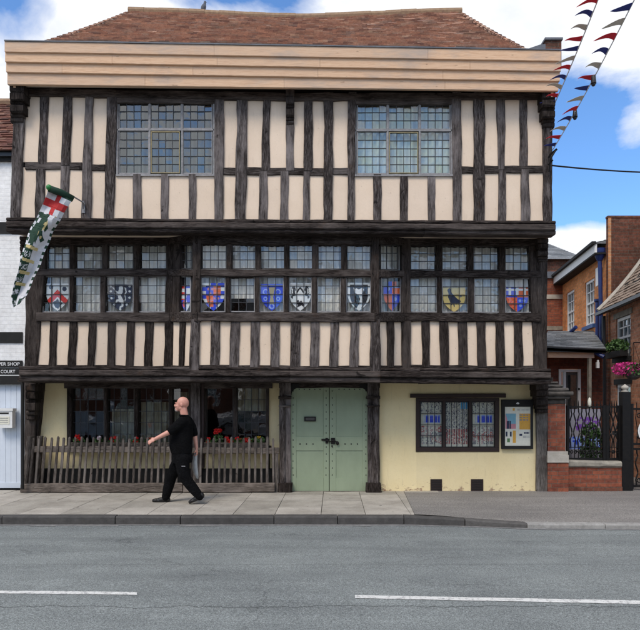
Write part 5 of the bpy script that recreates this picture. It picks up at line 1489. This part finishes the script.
# ================================================================ bunting and cable
def bunting(a,b,sagv,ns,label,seed,cols):
    rnd=random.Random(seed); a=Vector(a); b=Vector(b)
    e=empty('bunting_string',a,label,'bunting','strings of triangular bunting')
    def S(t): return a.lerp(b,t)+Vector((0,0,-sagv*4*t*(1-t)))
    mb=MB(); mb.tube([S(i/40) for i in range(41)],.006,5); mb.build('cord',M['s_white'],e)
    mb=MB(); mb.tube([S(i/40)+Vector((.01,0,.008)) for i in range(41)],.004,5); mb.build('cable_tie_line',M['iron'],e)
    L_=(b-a).length; n=ns
    for i in range(n):
        t=(i+.5)/n; p=S(t); q=S(t+.10/L_); 
        m=[M['f_navy'],M['f_beige'],M['f_red']][cols[i%len(cols)]]
        # pennant blown towards the left: broad at the cord, curved to a point
        ln=ri(.20,.27); dz=ri(-.03,.02); w=(q-p); mb=MB(); vs=[];fs=[]; k=7; lift_=ri(-.02,.02)
        for j in range(k+1):
            s=j/k; ww=(1-s)**.75
            c=p+w*.5+Vector((-ln*s,.03*math.sin(s*4+i),dz*s+.05*s-.085*s*s+lift_*s))
            vs+=[c+w*.5*ww,c-w*.5*ww*.98+Vector((0,0,-.002))]
        for j in range(k): fs.append((2*j,2*j+1,2*j+3,2*j+2))
        mb.add(vs,fs); o=mb.build('pennant',m,e); sm=o.modifiers.new('s','SOLIDIFY'); sm.thickness=.002
    return e
bunting(V(552.5,108,9.95),V(604,-16,7.6),.03,12,'upper string of red navy and beige bunting running from the right eaves corner',4,[0,2,1])
bunting(V(552.5,150,9.95),V(641,-14,7.2),.06,14,'longer lower string of bunting with small black lamps above the right gateway',5,[0,2,1])
for k,(px,py,Y) in enumerate(((593.5,80,8.4),(575,114,9.1))):
    mb=MB(); c=V(px,py,Y); mb.tube([c+Vector((0,0,.06)),c-Vector((0,0,.05))],.028,8,r2=.04); mb.ell(c-Vector((0,0,.06)),.03,seg=8,rings=6)
    o=mb.build('festoon_lamp',M['black']); tag(o,['larger black festoon lamp high on the lower bunting string','small black festoon lamp lower down on the bunting string'][k],'lamp','festoon lamps on the bunting')
mb=MB(); mb.tube([V(548.5,158,9.93),V(551,154,9.9),V(557,149,9.86)],.018,6); mb.tube([V(549,172,9.93),V(551,158,9.86),V(556,150,9.86)],.014,6); mb.tube([V(548,165,9.93),V(553,160,9.86)],.012,6)
o=mb.build('wall_hook',M['iron']); tag(o,'forked black iron hook on the right corner post of the top storey','hook')
mb=MB(); a,b=V(552,165.5,9.95),V(680,173,11.5)
mb.tube([a.lerp(b,i/20)-Vector((0,0,.03*4*(i/20)*(1-i/20))) for i in range(21)],.013,6); o=mb.build('overhead_cable',M['matblack']); tag(o,'thin black cable leaving the top storey corner towards the right','cable')

# ================================================================ pigeon on the ridge
pg=empty('pigeon',V(203.5,15.2,12.3),'grey pigeon perched on the roof ridge left of centre','bird')
bx_,by_,bz_=V(203.5,15,12.3)
z0=bz_+.075
mb=MB(); mb.ell((bx_,by_,z0+.075),(.052,.05,.085),Matrix.Rotation(R(20),3,'Y'),seg=12,rings=8); mb.ell((bx_+.025,by_,z0+.15),(.03,.03,.045),seg=10,rings=7); mb.ell((bx_+.03,by_,z0+.19),(.024,.022,.024),seg=10,rings=7)
mb.tube([(bx_-.03,by_,z0+.03),(bx_-.075,by_,z0-.045)],.03,8,r2=.012)
b_=mb.build('body',simple('pigeon feathers',(.13,.14,.16),(.07,.075,.09),.8,30,.1),pg,smooth=True)
rm=b_.modifiers.new('r','REMESH'); rm.mode='VOXEL'; rm.voxel_size=.006; rm.use_smooth_shade=True
mb=MB(); mb.tube([(bx_+.05,by_,z0+.188),(bx_+.072,by_,z0+.18)],.006,6,r2=.002); mb.build('beak',M['matblack'],pg)
mb=MB(); [mb.tube([(bx_+d,by_+s,z0+.01),(bx_+d,by_+s,z0-.05)],.005,5) for d,s in ((.005,-.015),(.012,.015))]; mb.build('legs',M['s_pink'],pg)

# ================================================================ things in the yard
# display banner and plant pot behind the railings
mb=MB(); PY_=flat(12.1)
def fb(u,v):
    if v<.06: return 0
    if .16<v<.42 and .2<u<.95: return 1 if rnd_hash(int(u*18),int(v*26),5)>.42 else 0
    if .55<v<.8: return 2 if rnd_hash(int(u*20),int(v*24),6)>.25 else 3
    return 0
paint(mb,lambda u,v:PY_.pt(569.5+31*u,409+50*v,.0015),40,56,fb); mb.q(PY_,569.5,409,600.5,459,0,.02); mb.q(PY_,569.5,459,571,478,0,.02); mb.q(PY_,599,459,600.5,478,0,.02)
o=mb.build('display_banner',[flatc('grey white banner sheet',(.34,.33,.38)),M['s_purple'],M['s_lblue'],M['s_blue']]); tag(o,'whitish display sheet with purple and blue patterns behind the wide railing panel','banner')
pt_=empty('potted_shrub',(PX(591,11.7),11.7,0),'dark green bushy shrub in a pot behind the railings','plant')
mb=MB(); mb.lathe((PX(591,11.7),11.7,0),[(.13,0),(.17,.3),(.18,.32),(.15,.32)],14); mb.build('pot',M['framedk'],pt_)
mb=MB(); leafball(mb,(PX(591,11.7),11.7,.75),(.2,.2,.48),700,0,.035,t1=.55); mb.tube([(PX(591,11.7),11.7,.3),(PX(591,11.7),11.7,.8)],.015,5,t=.1); mb.build('foliage',M['leaf'],pt_)
# cream lamp/finial on the railing top
mb=MB(); c=V(589.5,405,11.12); mb.lathe(c-Vector((0,0,.03)),[(.018,0),(.03,.04),(.032,.10),(.02,.15),(.006,.17)],10); o=mb.build('finial_lamp',M['paper'],smooth=True); tag(o,'small cream bulb shaped lamp on top of the wide railing panel','lamp')
mb=MB(); pl=PA; mb.q(pl,597,362,599.5,368,.05,.06); mb.q(pl,597.6,360,599,362,.04,.04); o=mb.build('wall_lantern',M['white']); tag(o,'small white wall lantern by the dark porch','lantern')
# hanging basket
bc=PO.pt(633.5,371,.55); hb=empty('hanging_basket',bc,'hanging basket full of magenta flowers on the cottage wall','hanging basket')
mb=MB(); mb.lathe(bc-Vector((0,0,.17)),[(.05,0),(.13,.05),(.19,.15),(.2,.17)],14); mb.build('basket',M['framedk'],hb)
mb=MB(); leafball(mb,bc+Vector((0,0,.02)),(.24,.24,.13),450,0,.03); mb.build('foliage',M['leaf'],hb)
mb=MB(); leafball(mb,bc+Vector((-.14,0,.04)),(.26,.22,.13),480,0,.024); mb.build('flower_heads',M['petal_p'],hb)
mb=MB(); t_=bc+Vector((0,0,.55)); wl=PO.pt(639,346,0); 
for s in range(3): mb.tube([bc+Vector((.18*math.cos(s*2.1),.18*math.sin(s*2.1),0)),t_],.004,4)
mb.tube([t_,t_+Vector((.62,.0,0))],.012,5); mb.build('chains',M['iron'],hb)
# window box with greenery on the cottage sill
wc=(kw[0]+kw[1])/2; e=empty('window_box',offp(wc,.15,kw[2]),'black window box with green trailing plants on the cottage sill','window box')
mb=MB(); wallO(mb,kw[0]-.02,kw[1]+.02,kw[2]+.0,kw[2]+.14,.16,.22); mb.build('trough',M['matblack'],e)
mb=MB()
for i in range(7): leafball(mb,offp(kw[0]+(kw[1]-kw[0])*(i+.3)/6.6,.14,kw[2]+.22+ri(-.03,.08)),(.11,.10,.13),90,0,.035,t0=.3)
mb.build('foliage',M['leaf'],e)
mb=MB(); p=offp(tz(632,366)[0],.05,PZ(400,13.2)); 

# ================================================================ walking man
YM=9.7
def J(px,py,dy=0): return Vector((PX(px,YM),YM+dy,PZ(py,YM)))
def cap(mb,a,b,r1,r2,n=6):
    a=Vector(a);b=Vector(b)
    mb.tube([a,b],r1,14,r2=r2); mb.ell(a,r1,seg=14,rings=8); mb.ell(b,r2,seg=14,rings=8)
def chain(mb,pts,rs):
    for (a,b),(r1,r2) in zip(zip(pts,pts[1:]),zip(rs,rs[1:])): cap(mb,a,b,r1,r2)
def remesh(o,vs,smooth=4):
    r=o.modifiers.new('remesh','REMESH'); r.mode='VOXEL'; r.voxel_size=vs; r.use_smooth_shade=True
    s=o.modifiers.new('smooth','SMOOTH'); s.factor=.5; s.iterations=smooth
def skinm():
    m,nt,b=newmat('skin'); v=coords(nt)
    nt.links.new(ramp(nt,nz(nt,v,7,5,.6),[(.35,(.56,.25,.185)),(.65,(.68,.36,.275))]),b.inputs['Base Color'])
    b.inputs['Roughness'].default_value=.5; b.inputs['Subsurface Weight'].default_value=.08; b.inputs['Subsurface Radius'].default_value=(.02,.008,.004); return m
M['skin']=skinm()
PS=empty('person',(PX(179,YM),YM,0),'bald man with grey goatee, black polo shirt and trousers, striding left along the pavement','person')
sh_n=J(183,421.5,-.17); sh_f=J(185.5,421.5,.16)
el_n=J(172.5,431.5,-.24); wr_n=J(160,437.8,-.27)
el_f=J(192.2,436.5,.20); wr_f=J(194.0,448.8,.19)
hd=J(181.8,404.2,0)
mb=MB()
# head: cranium, face, jaw
mb.ell(hd+Vector((.018,0,.02)),(.098,.077,.100),seg=20,rings=14)
mb.ell(hd+Vector((-.040,0,-.035)),(.060,.060,.080),seg=16,rings=10)
mb.ell(hd+Vector((-.062,0,-.088)),(.038,.04,.03),seg=14,rings=9)
mb.ell(hd+Vector((-.005,0,-.06)),(.06,.062,.055),seg=14,rings=9)
mb.tube([hd+Vector((-.098,0,.008)),hd+Vector((-.116,0,-.028))],.010,8,r2=.014); mb.ell(hd+Vector((-.110,0,-.032)),(.014,.016,.010))
mb.ell(hd+Vector((-.094,0,.022)),(.016,.05,.010)) # brow
for s in (-1,1):
    mb.ell(hd+Vector((.012,s*.078,-.012)),(.018,.008,.030),Matrix.Rotation(R(-12),3,'Y'))
    mb.ell(hd+Vector((-.07,s*.040,-.03)),(.022,.018,.020))
mb.ell(hd+Vector((-.100,0,-.064)),(.012,.024,.006)); mb.ell(hd+Vector((-.097,0,-.076)),(.012,.021,.007))
cap(mb,hd+Vector((.022,0,-.07)),J(185.2,418.5),.060,.064)
# arms inside the sleeves and forearms
chain(mb,[sh_n,J(175.4,429.2,-.22),el_n,wr_n],[.052,.047,.042,.028])
chain(mb,[sh_f,J(190.5,430,.2),el_f,wr_f],[.052,.046,.041,.028])
def hand(mb,w,d,palm,curl,size=.19,thumb=None):
    """w wrist, d pointing direction, palm: palm normal"""
    d=d.normalized(); palm=(palm-d*palm.dot(d)).normalized(); side=d.cross(palm).normalized()
    c=w+d*.045
    M3=Matrix((d,side,palm)).transposed()
    mb.ell(c,(.052,.038,.018),M3,seg=12,rings=8)
    ln=[.068,.078,.074,.058]
    for i,l in enumerate(ln):
        o=(i-1.5)*.0195; b=w+d*.085+side*o; dd=d; p=b; r=.0098
        for k in range(3):
            a=curl*(.5+.35*k); dd=(d*math.cos(a*(k+1)*.6)+palm*math.sin(a*(k+1)*.6)).normalized()
            q=p+dd*l*[.45,.32,.23][k]; cap(mb,p,q,r,r*.9); p=q; r*=.9
    ts=thumb or 1
    b=w+d*.03+side*ts*-.034; dd=(d*.75-side*ts*.55+palm*.3).normalized(); p=b
    cap(mb,p,p+dd*.035,.0125,.0115); p2=p+dd*.035; dd=(dd+palm*.5).normalized(); cap(mb,p2,p2+dd*.028,.0115,.009)
hand(mb,wr_n,J(153.8,441)-J(160,437.8),Vector((0,.75,-.6)),.7)
hand(mb,wr_f,Vector((.12,-.02,-1)),Vector((-1,.1,0)),1.15)
bd=mb.build('body',M['skin'],PS); remesh(bd,.0055,3)
eye=MB()
for s in (-1,1): eye.ell(hd+Vector((-.089,s*.034,.002)),(.006,.008,.005),seg=8,rings=6)
eye.build('eyes',M['s_navy'],PS,smooth=True)
br=MB(); br.ell(hd+Vector((-.078,0,-.104)),(.030,.036,.022)); br.ell(hd+Vector((-.098,0,-.088)),(.016,.026,.020)); br.ell(hd+Vector((-.109,0,-.058)),(.010,.028,.006))
gm=simple('grey beard hair',(.34,.29,.26),(.22,.18,.16),.9,60,.3); o=br.build('goatee',gm,PS); remesh(o,.005,2)
# polo shirt
cloth=simple('black cotton',(.010,.010,.011),(.004,.004,.0045),.95,7,.9,.08,spec=.1)
mb=MB()
mb.loft([(J(181.6,453.2),.165,.172),(J(181.3,450),.176,.178),(J(180.9,445.5),.186,.184),(J(181.2,440),.184,.188),(J(182.0,434),.172,.19),(J(182.9,428),.158,.196),(J(183.7,423.2),.138,.18),(J(184.2,419.8),.108,.135),(J(184.5,417.4),.080,.088)])
mb.tube([J(184.6,421),J(184.3,415.6)],.10,14,r2=.073)
chain(mb,[J(184,421.6,-.15),J(179.2,426.2,-.19),J(174.6,430,-.225)],[.085,.078,.068]); chain(mb,[J(186,421.6,.14),J(189.4,427.5,.18),J(191.4,434.2,.2)],[.085,.075,.066])
o=mb.build('polo_shirt',cloth,PS); remesh(o,.009,3)
mb=MB(); mb.tube([J(184.4,416.2)+Vector((-.012,0,0)),J(184.2,414.6)+Vector((-.008,0,0))],.084,16,r2=.076); mb.build('collar',cloth,PS,smooth=True)
# trousers
tr=simple('black work trousers',(.013,.013,.015),(.004,.004,.0045),.95,7,1.0,.1,spec=.1)
mb=MB()
mb.loft([(J(182.0,462.5),.160,.172),(J(182.1,458),.164,.176),(J(181.8,454),.158,.170),(J(181.6,450),.150,.160)])
hpF=J(180,459,.09); hpN=J(183.5,459,-.09)
chain(mb,[hpF,J(174.3,468,.10),J(169.8,477.5,.10),J(166.8,488,.10),J(164.2,498.2,.10)],[.117,.105,.089,.084,.067])
chain(mb,[hpN,J(184.5,469,-.10),J(187,478,-.10),J(194.5,487.5,-.10),J(200.8,495.4,-.10)],[.122,.107,.090,.084,.067])
mb.ell(J(184.5,472,-.19),(.06,.025,.085),Matrix.Rotation(R(-12),3,'Y'))
o=mb.build('trousers',tr,PS); remesh(o,.009,3)
mb=MB(); mb.q(flat(YM-.217),181.5,465.8,185.2,466.6,0,.004); mb.build('pocket_trim',M['s_grey'],PS)
# shoes
def shoe(mb,heel,toe,w=.048):
    d=(toe-heel); L=d.length; d=d.normalized(); s=Vector((0,1,0)); u=s.cross(d).normalized()
    if u.z<0: u=-u
    M3=Matrix((d,s,u)).transposed()
    mb.ell(heel+d*.055+u*.045,(.068,.040,.048),M3,seg=14,rings=9); mb.ell(heel+d*.13+u*.04,(.09,.045,.038),M3,seg=14,rings=9); mb.ell(heel+d*(L-.065)+u*.032,(.068,.047,.03),M3,seg=14,rings=9)
    sole=[]
    for i in range(16):
        a=2*math.pi*i/16; x=L/2+math.cos(a)*L/2*1.0; y=math.sin(a)*(.044+.006*math.cos(a)); sole.append(heel+d*x+s*y)
    mb.add([p+u*.028 for p in sole]+[p+u*.002 for p in sole],[tuple(range(16)),tuple(range(31,15,-1))]+[(i,16+i,16+(i+1)%16,(i+1)%16) for i in range(16)])
sh=simple('black leather shoes',(.012,.011,.011),(.006,.006,.006),.45,12,.2)
mb=MB(); hl=J(168.2,502,.10); hl.z=.0; to=J(150.6,502,.09); to.z=.0; shoe(mb,hl,to); cap(mb,J(164.3,497.5,.10),hl+Vector((-.06,0,.06)),.055,.05); o=mb.build('shoe',sh,PS); remesh(o,.007,1)
mb=MB(); to=J(190.6,502,-.10); to.z=.0; hl=J(206,496.5,-.10); shoe(mb,hl,to); cap(mb,J(200.6,495,-.10),hl+Vector((-.06,0,.04)),.055,.05); o=mb.build('shoe',sh,PS); remesh(o,.007,1)
# folded white bag held in the rear hand
mb=MB(); vs=[];fs=[]
L1=[(192.6,452.5),(190.6,457),(189.6,463),(189.8,469),(191.5,475),(194.2,480)]; R1_=[(194.8,453),(194.6,457),(194.5,463),(194.8,469),(195.4,475),(195.6,480.5)]
k=len(L1)
for i in range(k):
    for o_ in (.195,.235):
        a=J(*L1[i],o_+.01*math.sin(i)); b=J(*R1_[i],o_-.01*math.sin(i)); vs+=[a,a.lerp(b,.5)+Vector((0,(-.02 if o_<.2 else .02),0)),b]
for i in range(k-1):
    for s in (0,3):
        for j in (0,1): a=i*6+s+j; fs.append((a,a+1,a+7,a+6))
    fs.append((i*6,i*6+3,i*6+9,i*6+6)); fs.append((i*6+2,i*6+5,i*6+11,i*6+8))
fs.append((0,1,2,5,4,3)); e_=(k-1)*6; fs.append((e_,e_+1,e_+2,e_+5,e_+4,e_+3))
mb.add(vs,fs); o=mb.build('carrier_bag',simple('white plastic bag',(.52,.53,.52),(.36,.37,.37),.5,9,.6,.02),smooth=True); tag(o,'crumpled white bag hanging from the rear hand of the walking man','bag')
# ================================================================ across the street (seen only as reflections in the old glass)
def terrace(x0,x1,n,label):
    T=empty('terraced_house',((x0+x1)/2,-8,0),label,'house','brick terrace across the street')
    mb=MB(); y=-8.0; ws=[]
    zs_=[(0,.9),(.9,2.3),(2.3,3.4),(3.4,4.7),(4.7,5.4)]
    step=(x1-x0)/n
    for k,(a,b) in enumerate(zs_):
        if k in (0,2,4): mb.box(x0,x1,y-.3,y,a,b)
        else:
            for i in range(n):
                c=x0+step*(i+.5)
                mb.box(x0+step*i,c-.5,y-.3,y,a,b); mb.box(c+.5,x0+step*(i+1),y-.3,y,a,b)
                ws.append((c,a,b))
    mb.build('wall',M['old_x'],T)
    for c,a,b in ws:
        f=MB(); f.box(c-.5,c-.42,y-.12,y-.06,a,b); f.box(c+.42,c+.5,y-.12,y-.06,a,b); f.box(c-.42,c+.42,y-.12,y-.06,a,a+.07); f.box(c-.42,c+.42,y-.12,y-.06,b-.07,b); f.box(c-.42,c+.42,y-.12,y-.07,(a+b)/2-.03,(a+b)/2+.03)
        o=f.build('window',M['white'],T); MB().box(c-.42,c+.42,y-.14,y-.13,a,b).build('glass',M['glassblue'],o); MB().box(c-.42,c+.42,y-.3,y-.25,a,b).build('blind',M['net'],o)
    mb=MB(); tiles(mb,(x1,y+.25,5.4),(x0,y+.25,5.4),(x1,y-3,7.9),(x0,y-3,7.9),14,.35)
    mb.add([(x0,y+.2,5.38),(x1,y+.2,5.38),(x1,y-3,7.85),(x0,y-3,7.85),(x1,y-6.2,5.38),(x0,y-6.2,5.38)],[(0,1,2,3),(3,2,4,5),(0,3,5),(1,4,2),(0,5,4,1)])
    mb.build('roof',M['slate'],T)
terrace(-14,-6.2,4,'dark brick terraced house with slate roof across the street, farthest left of three')
terrace(-5.4,2.2,4,'dark brick terraced house with slate roof across the street, in the middle of three')
terrace(3.0,12,4,'dark brick terraced house with slate roof across the street, farthest right of three')
def car(x,y,mat,label):
    C_=empty('parked_car',(x,y,ZR),label,'car','cars standing across the street')
    prof=[(-2.1,.35),(-2.15,.62),(-2.05,.80),(-1.25,.93),(-.55,1.36),(.2,1.46),(1.1,1.40),(1.75,1.0),(2.1,.92),(2.15,.55),(2.08,.33)]
    def ring(w,inset): return w
    mb=MB(); k=len(prof); vs=[]
    cols=[(-.84,.0),(-.80,.0),(.80,0),(.84,0)]
    for (yy,sc_) in ((-.86,0),(-.78,1),(.78,1),(.86,0)):
        for (px,pz) in prof:
            z=pz; yv=yy
            if pz>.95: yv=yy*.80 if abs(yy)>.8 else yy*.78; z=pz-(.05 if sc_==0 else 0)
            elif sc_==0: z=pz-(.03 if pz>.5 else 0)
            vs.append((x+px,y+yv,ZR+z))
    fs=[]
    for r in range(3):
        for i in range(k): j=(i+1)%k; fs.append((r*k+i,r*k+j,(r+1)*k+j,(r+1)*k+i))
    fs.append(tuple(range(k))); fs.append(tuple(range(4*k-1,3*k-1,-1)))
    mb.add(vs,fs); b=mb.build('body',mat,C_)
    for s in (-1,1):
        g=MB(); yy=y+s*.70
        g.add([(x-1.05,yy+s*.0,ZR+.98),(x-.5,yy-s*.02,ZR+1.31),(x+.25,yy-s*.02,ZR+1.39),(x+1.0,yy-s*.02,ZR+1.33),(x+1.5,yy,ZR+1.0)]+[(x-1.05,yy-s*.04,ZR+.98),(x-.5,yy-s*.06,ZR+1.31),(x+.25,yy-s*.06,ZR+1.39),(x+1.0,yy-s*.06,ZR+1.33),(x+1.5,yy-s*.04,ZR+1.0)],[(0,1,2,3,4),(9,8,7,6,5)]+[(i,5+i,5+(i+1)%5,(i+1)%5) for i in range(5)])
        g.build('side_window',M['black'],C_)
    for (a,za,b2,zb) in ((-1.22,.955,-.58,1.345),(1.16,1.37,1.72,1.03)):
        g=MB(); g.add([(x+a,y-.58,ZR+za+.012),(x+b2,y-.55,ZR+zb+.012),(x+b2,y+.55,ZR+zb+.012),(x+a,y+.58,ZR+za+.012)],[(0,1,2,3)]); g.build('windscreen',M['black'],C_)
    for wx in (-1.35,1.35):
        for s in (-1,1):
            w=MB(); c=Vector((x+wx,y+s*.80,ZR+.32))
            n=20; pr_=[(.20,-.1),(.30,-.1),(.32,-.07),(.32,.07),(.30,.1),(.20,.1)]
            vs=[];fs=[]
            for i in range(n):
                a=2*math.pi*i/n
                for r,o in pr_: vs.append(c+Vector((r*math.cos(a),o,r*math.sin(a))))
            for i in range(n):
                for j in range(6): q=(i+1)%n; l=(j+1)%6; fs.append((i*6+j,i*6+l,q*6+l,q*6+j))
            w.add(vs,fs); o=w.build('wheel',M['matblack'],C_)
            r_=MB(); vs=[c+Vector((.2*math.cos(2*math.pi*i/n),s*.085,.2*math.sin(2*math.pi*i/n))) for i in range(n)]; r_.prism(vs,Vector((0,s,0)),.1); r_.build('rim',M['s_grey'],o)
    for s in (-1,1):
        MB().box(x-2.15,x-2.06,y+s*.62-.14,y+s*.62+.14,ZR+.62,ZR+.76).build('headlight',M['white'],C_)
        MB().box(x+2.06,x+2.16,y+s*.64-.12,y+s*.64+.12,ZR+.66,ZR+.84).build('tail_light',M['s_red'],C_)
cm=simple('pale blue car paint',(.35,.45,.58),None,.25,3,0); cm2=simple('silver car paint',(.45,.47,.5),None,.25,3,0)
car(-7.6,3.45,cm,'pale blue hatchback parked at the near kerb left of the viewpoint')
car(-1.4,-1.6,cm2,'silver hatchback parked behind the viewpoint across the street')
# ================================================================ camera, light, world
cam=bpy.data.cameras.new('camera'); co=bpy.data.objects.new('camera',cam); COL.objects.link(co)
co.location=(0,0,CZ); co.rotation_euler=(R(90),0,0); cam.sensor_width=36; cam.lens=F/640*36; cam.shift_y=(HY-315)/640
cam.clip_end=2000; cam.clip_start=.05; sc.camera=co
SUNEL,SUNAZ=52,-150   # azimuth measured from +Y clockwise
w=bpy.data.worlds.new('World'); sc.world=w; w.use_nodes=True; nt=w.node_tree
bg=nt.nodes['Background']; sky=nt.nodes.new('ShaderNodeTexSky'); sky.sky_type='NISHITA'; sky.sun_disc=False
sky.sun_elevation=R(SUNEL); sky.sun_rotation=R(SUNAZ); sky.ozone_density=2.2; sky.air_density=1.0; sky.dust_density=.6
tc=nt.nodes.new('ShaderNodeTexCoord')
def dirblob(az,el,wx,wy,amp):
    """soft cloud bank centred on a compass direction: returns socket"""
    a,e=R(az),R(el); d=Vector((math.sin(a)*math.cos(e),math.cos(a)*math.cos(e),math.sin(e)))
    rt=Vector((math.cos(a),-math.sin(a),0)); up=rt.cross(d)
    def dot(vec):
        n=N(nt,'ShaderNodeVectorMath',operation='DOT_PRODUCT'); nt.links.new(tc.outputs['Generated'],n.inputs[0]); n.inputs[1].default_value=vec; return n.outputs['Value']
    def ma(op,a,b=None,c=None):
        n=N(nt,'ShaderNodeMath',operation=op)
        for i,v in enumerate((a,b,c)):
            if v is None: continue
            if isinstance(v,(int,float)): n.inputs[i].default_value=v
            else: nt.links.new(v,n.inputs[i])
        return n.outputs[0]
    x=ma('DIVIDE',dot(tuple(rt)),wx); y=ma('DIVIDE',dot(tuple(up)),wy)
    r2=ma('ADD',ma('MULTIPLY',x,x),ma('MULTIPLY',y,y))
    front=ma('GREATER_THAN',dot(tuple(d)),0)
    g=ma('MULTIPLY',ma('EXPONENT',ma('MULTIPLY',r2,-1.0)),front)
    return ma('MULTIPLY',g,amp)
def padd(a,b):
    n=N(nt,'ShaderNodeMath',operation='ADD'); nt.links.new(a,n.inputs[0]); nt.links.new(b,n.inputs[1]); return n.outputs[0]
def pdir(px,py): 
    v=Vector(((px-CX)/F,1,(HY-py)/F)).normalized(); return math.degrees(math.atan2(v.x,v.y)),math.degrees(math.asin(v.z))
mp=nt.nodes.new('ShaderNodeMapping'); mp.inputs['Scale'].default_value=(1,1,1.7); mp.inputs['Location'].default_value=(.37,.1,.2)
nt.links.new(tc.outputs['Generated'],mp.inputs[0])
f=nz(nt,mp.outputs[0],3.2,10,.58,.25)
tot=f
# gaps of blue (negative) and banks of cloud (positive), where the photograph shows them
for px,py,wx,wy,amp in ((585,115,.085,.06,-.30),(600,190,.20,.055,-.42),(10,0,.06,.035,-.17),(250,-6,.09,.02,-.16),(560,60,.05,.05,-.05),
    (470,20,.18,.07,.14),(90,45,.17,.12,.20),(360,0,.12,.05,.12),(628,135,.05,.05,.20),(620,50,.08,.06,.14),(575,240,.12,.035,.32),(590,168,.05,.02,.10)):
    az,el=pdir(px,py); tot=padd(tot,dirblob(az,el,wx,wy,amp))
mask=ramp(nt,tot,[(.40,(0,0,0)),(.56,(1,1,1))])
f2=nz(nt,mp.outputs[0],5.5,8,.6,.2)
cl=ramp(nt,f2,[(.32,(5.5,5.75,6.3)),(.6,(6.9,6.95,7.05))])
skc=mixc(nt,1.0,sky.outputs[0],(.84,1.15,1.45),'MULTIPLY')
nt.links.new(mixc(nt,mask,skc,cl),bg.inputs['Color']); bg.inputs['Strength'].default_value=.135
sl=bpy.data.lights.new('sun','SUN'); sl.energy=1.9; sl.angle=R(22); sl.color=(1,.91,.80)
so=bpy.data.objects.new('sun',sl); COL.objects.link(so)
az,el=R(SUNAZ),R(SUNEL); d=Vector((math.sin(az)*math.cos(el),math.cos(az)*math.cos(el),math.sin(el)))
so.rotation_euler=d.to_track_quat('Z','Y').to_euler(); so.location=d*30
sc.view_settings.view_transform='Standard'; sc.view_settings.look='None'; sc.view_settings.gamma=1; sc.view_settings.use_curve_mapping=False
sc.view_settings.exposure=0.28
sc.render.engine='CYCLES'
sc.render.resolution_x=1024; sc.render.resolution_y=1008
sc.cycles.max_bounces=6; sc.cycles.transparent_max_bounces=12
for o in list(bpy.data.objects):
    if 'base' in o: del o['base']
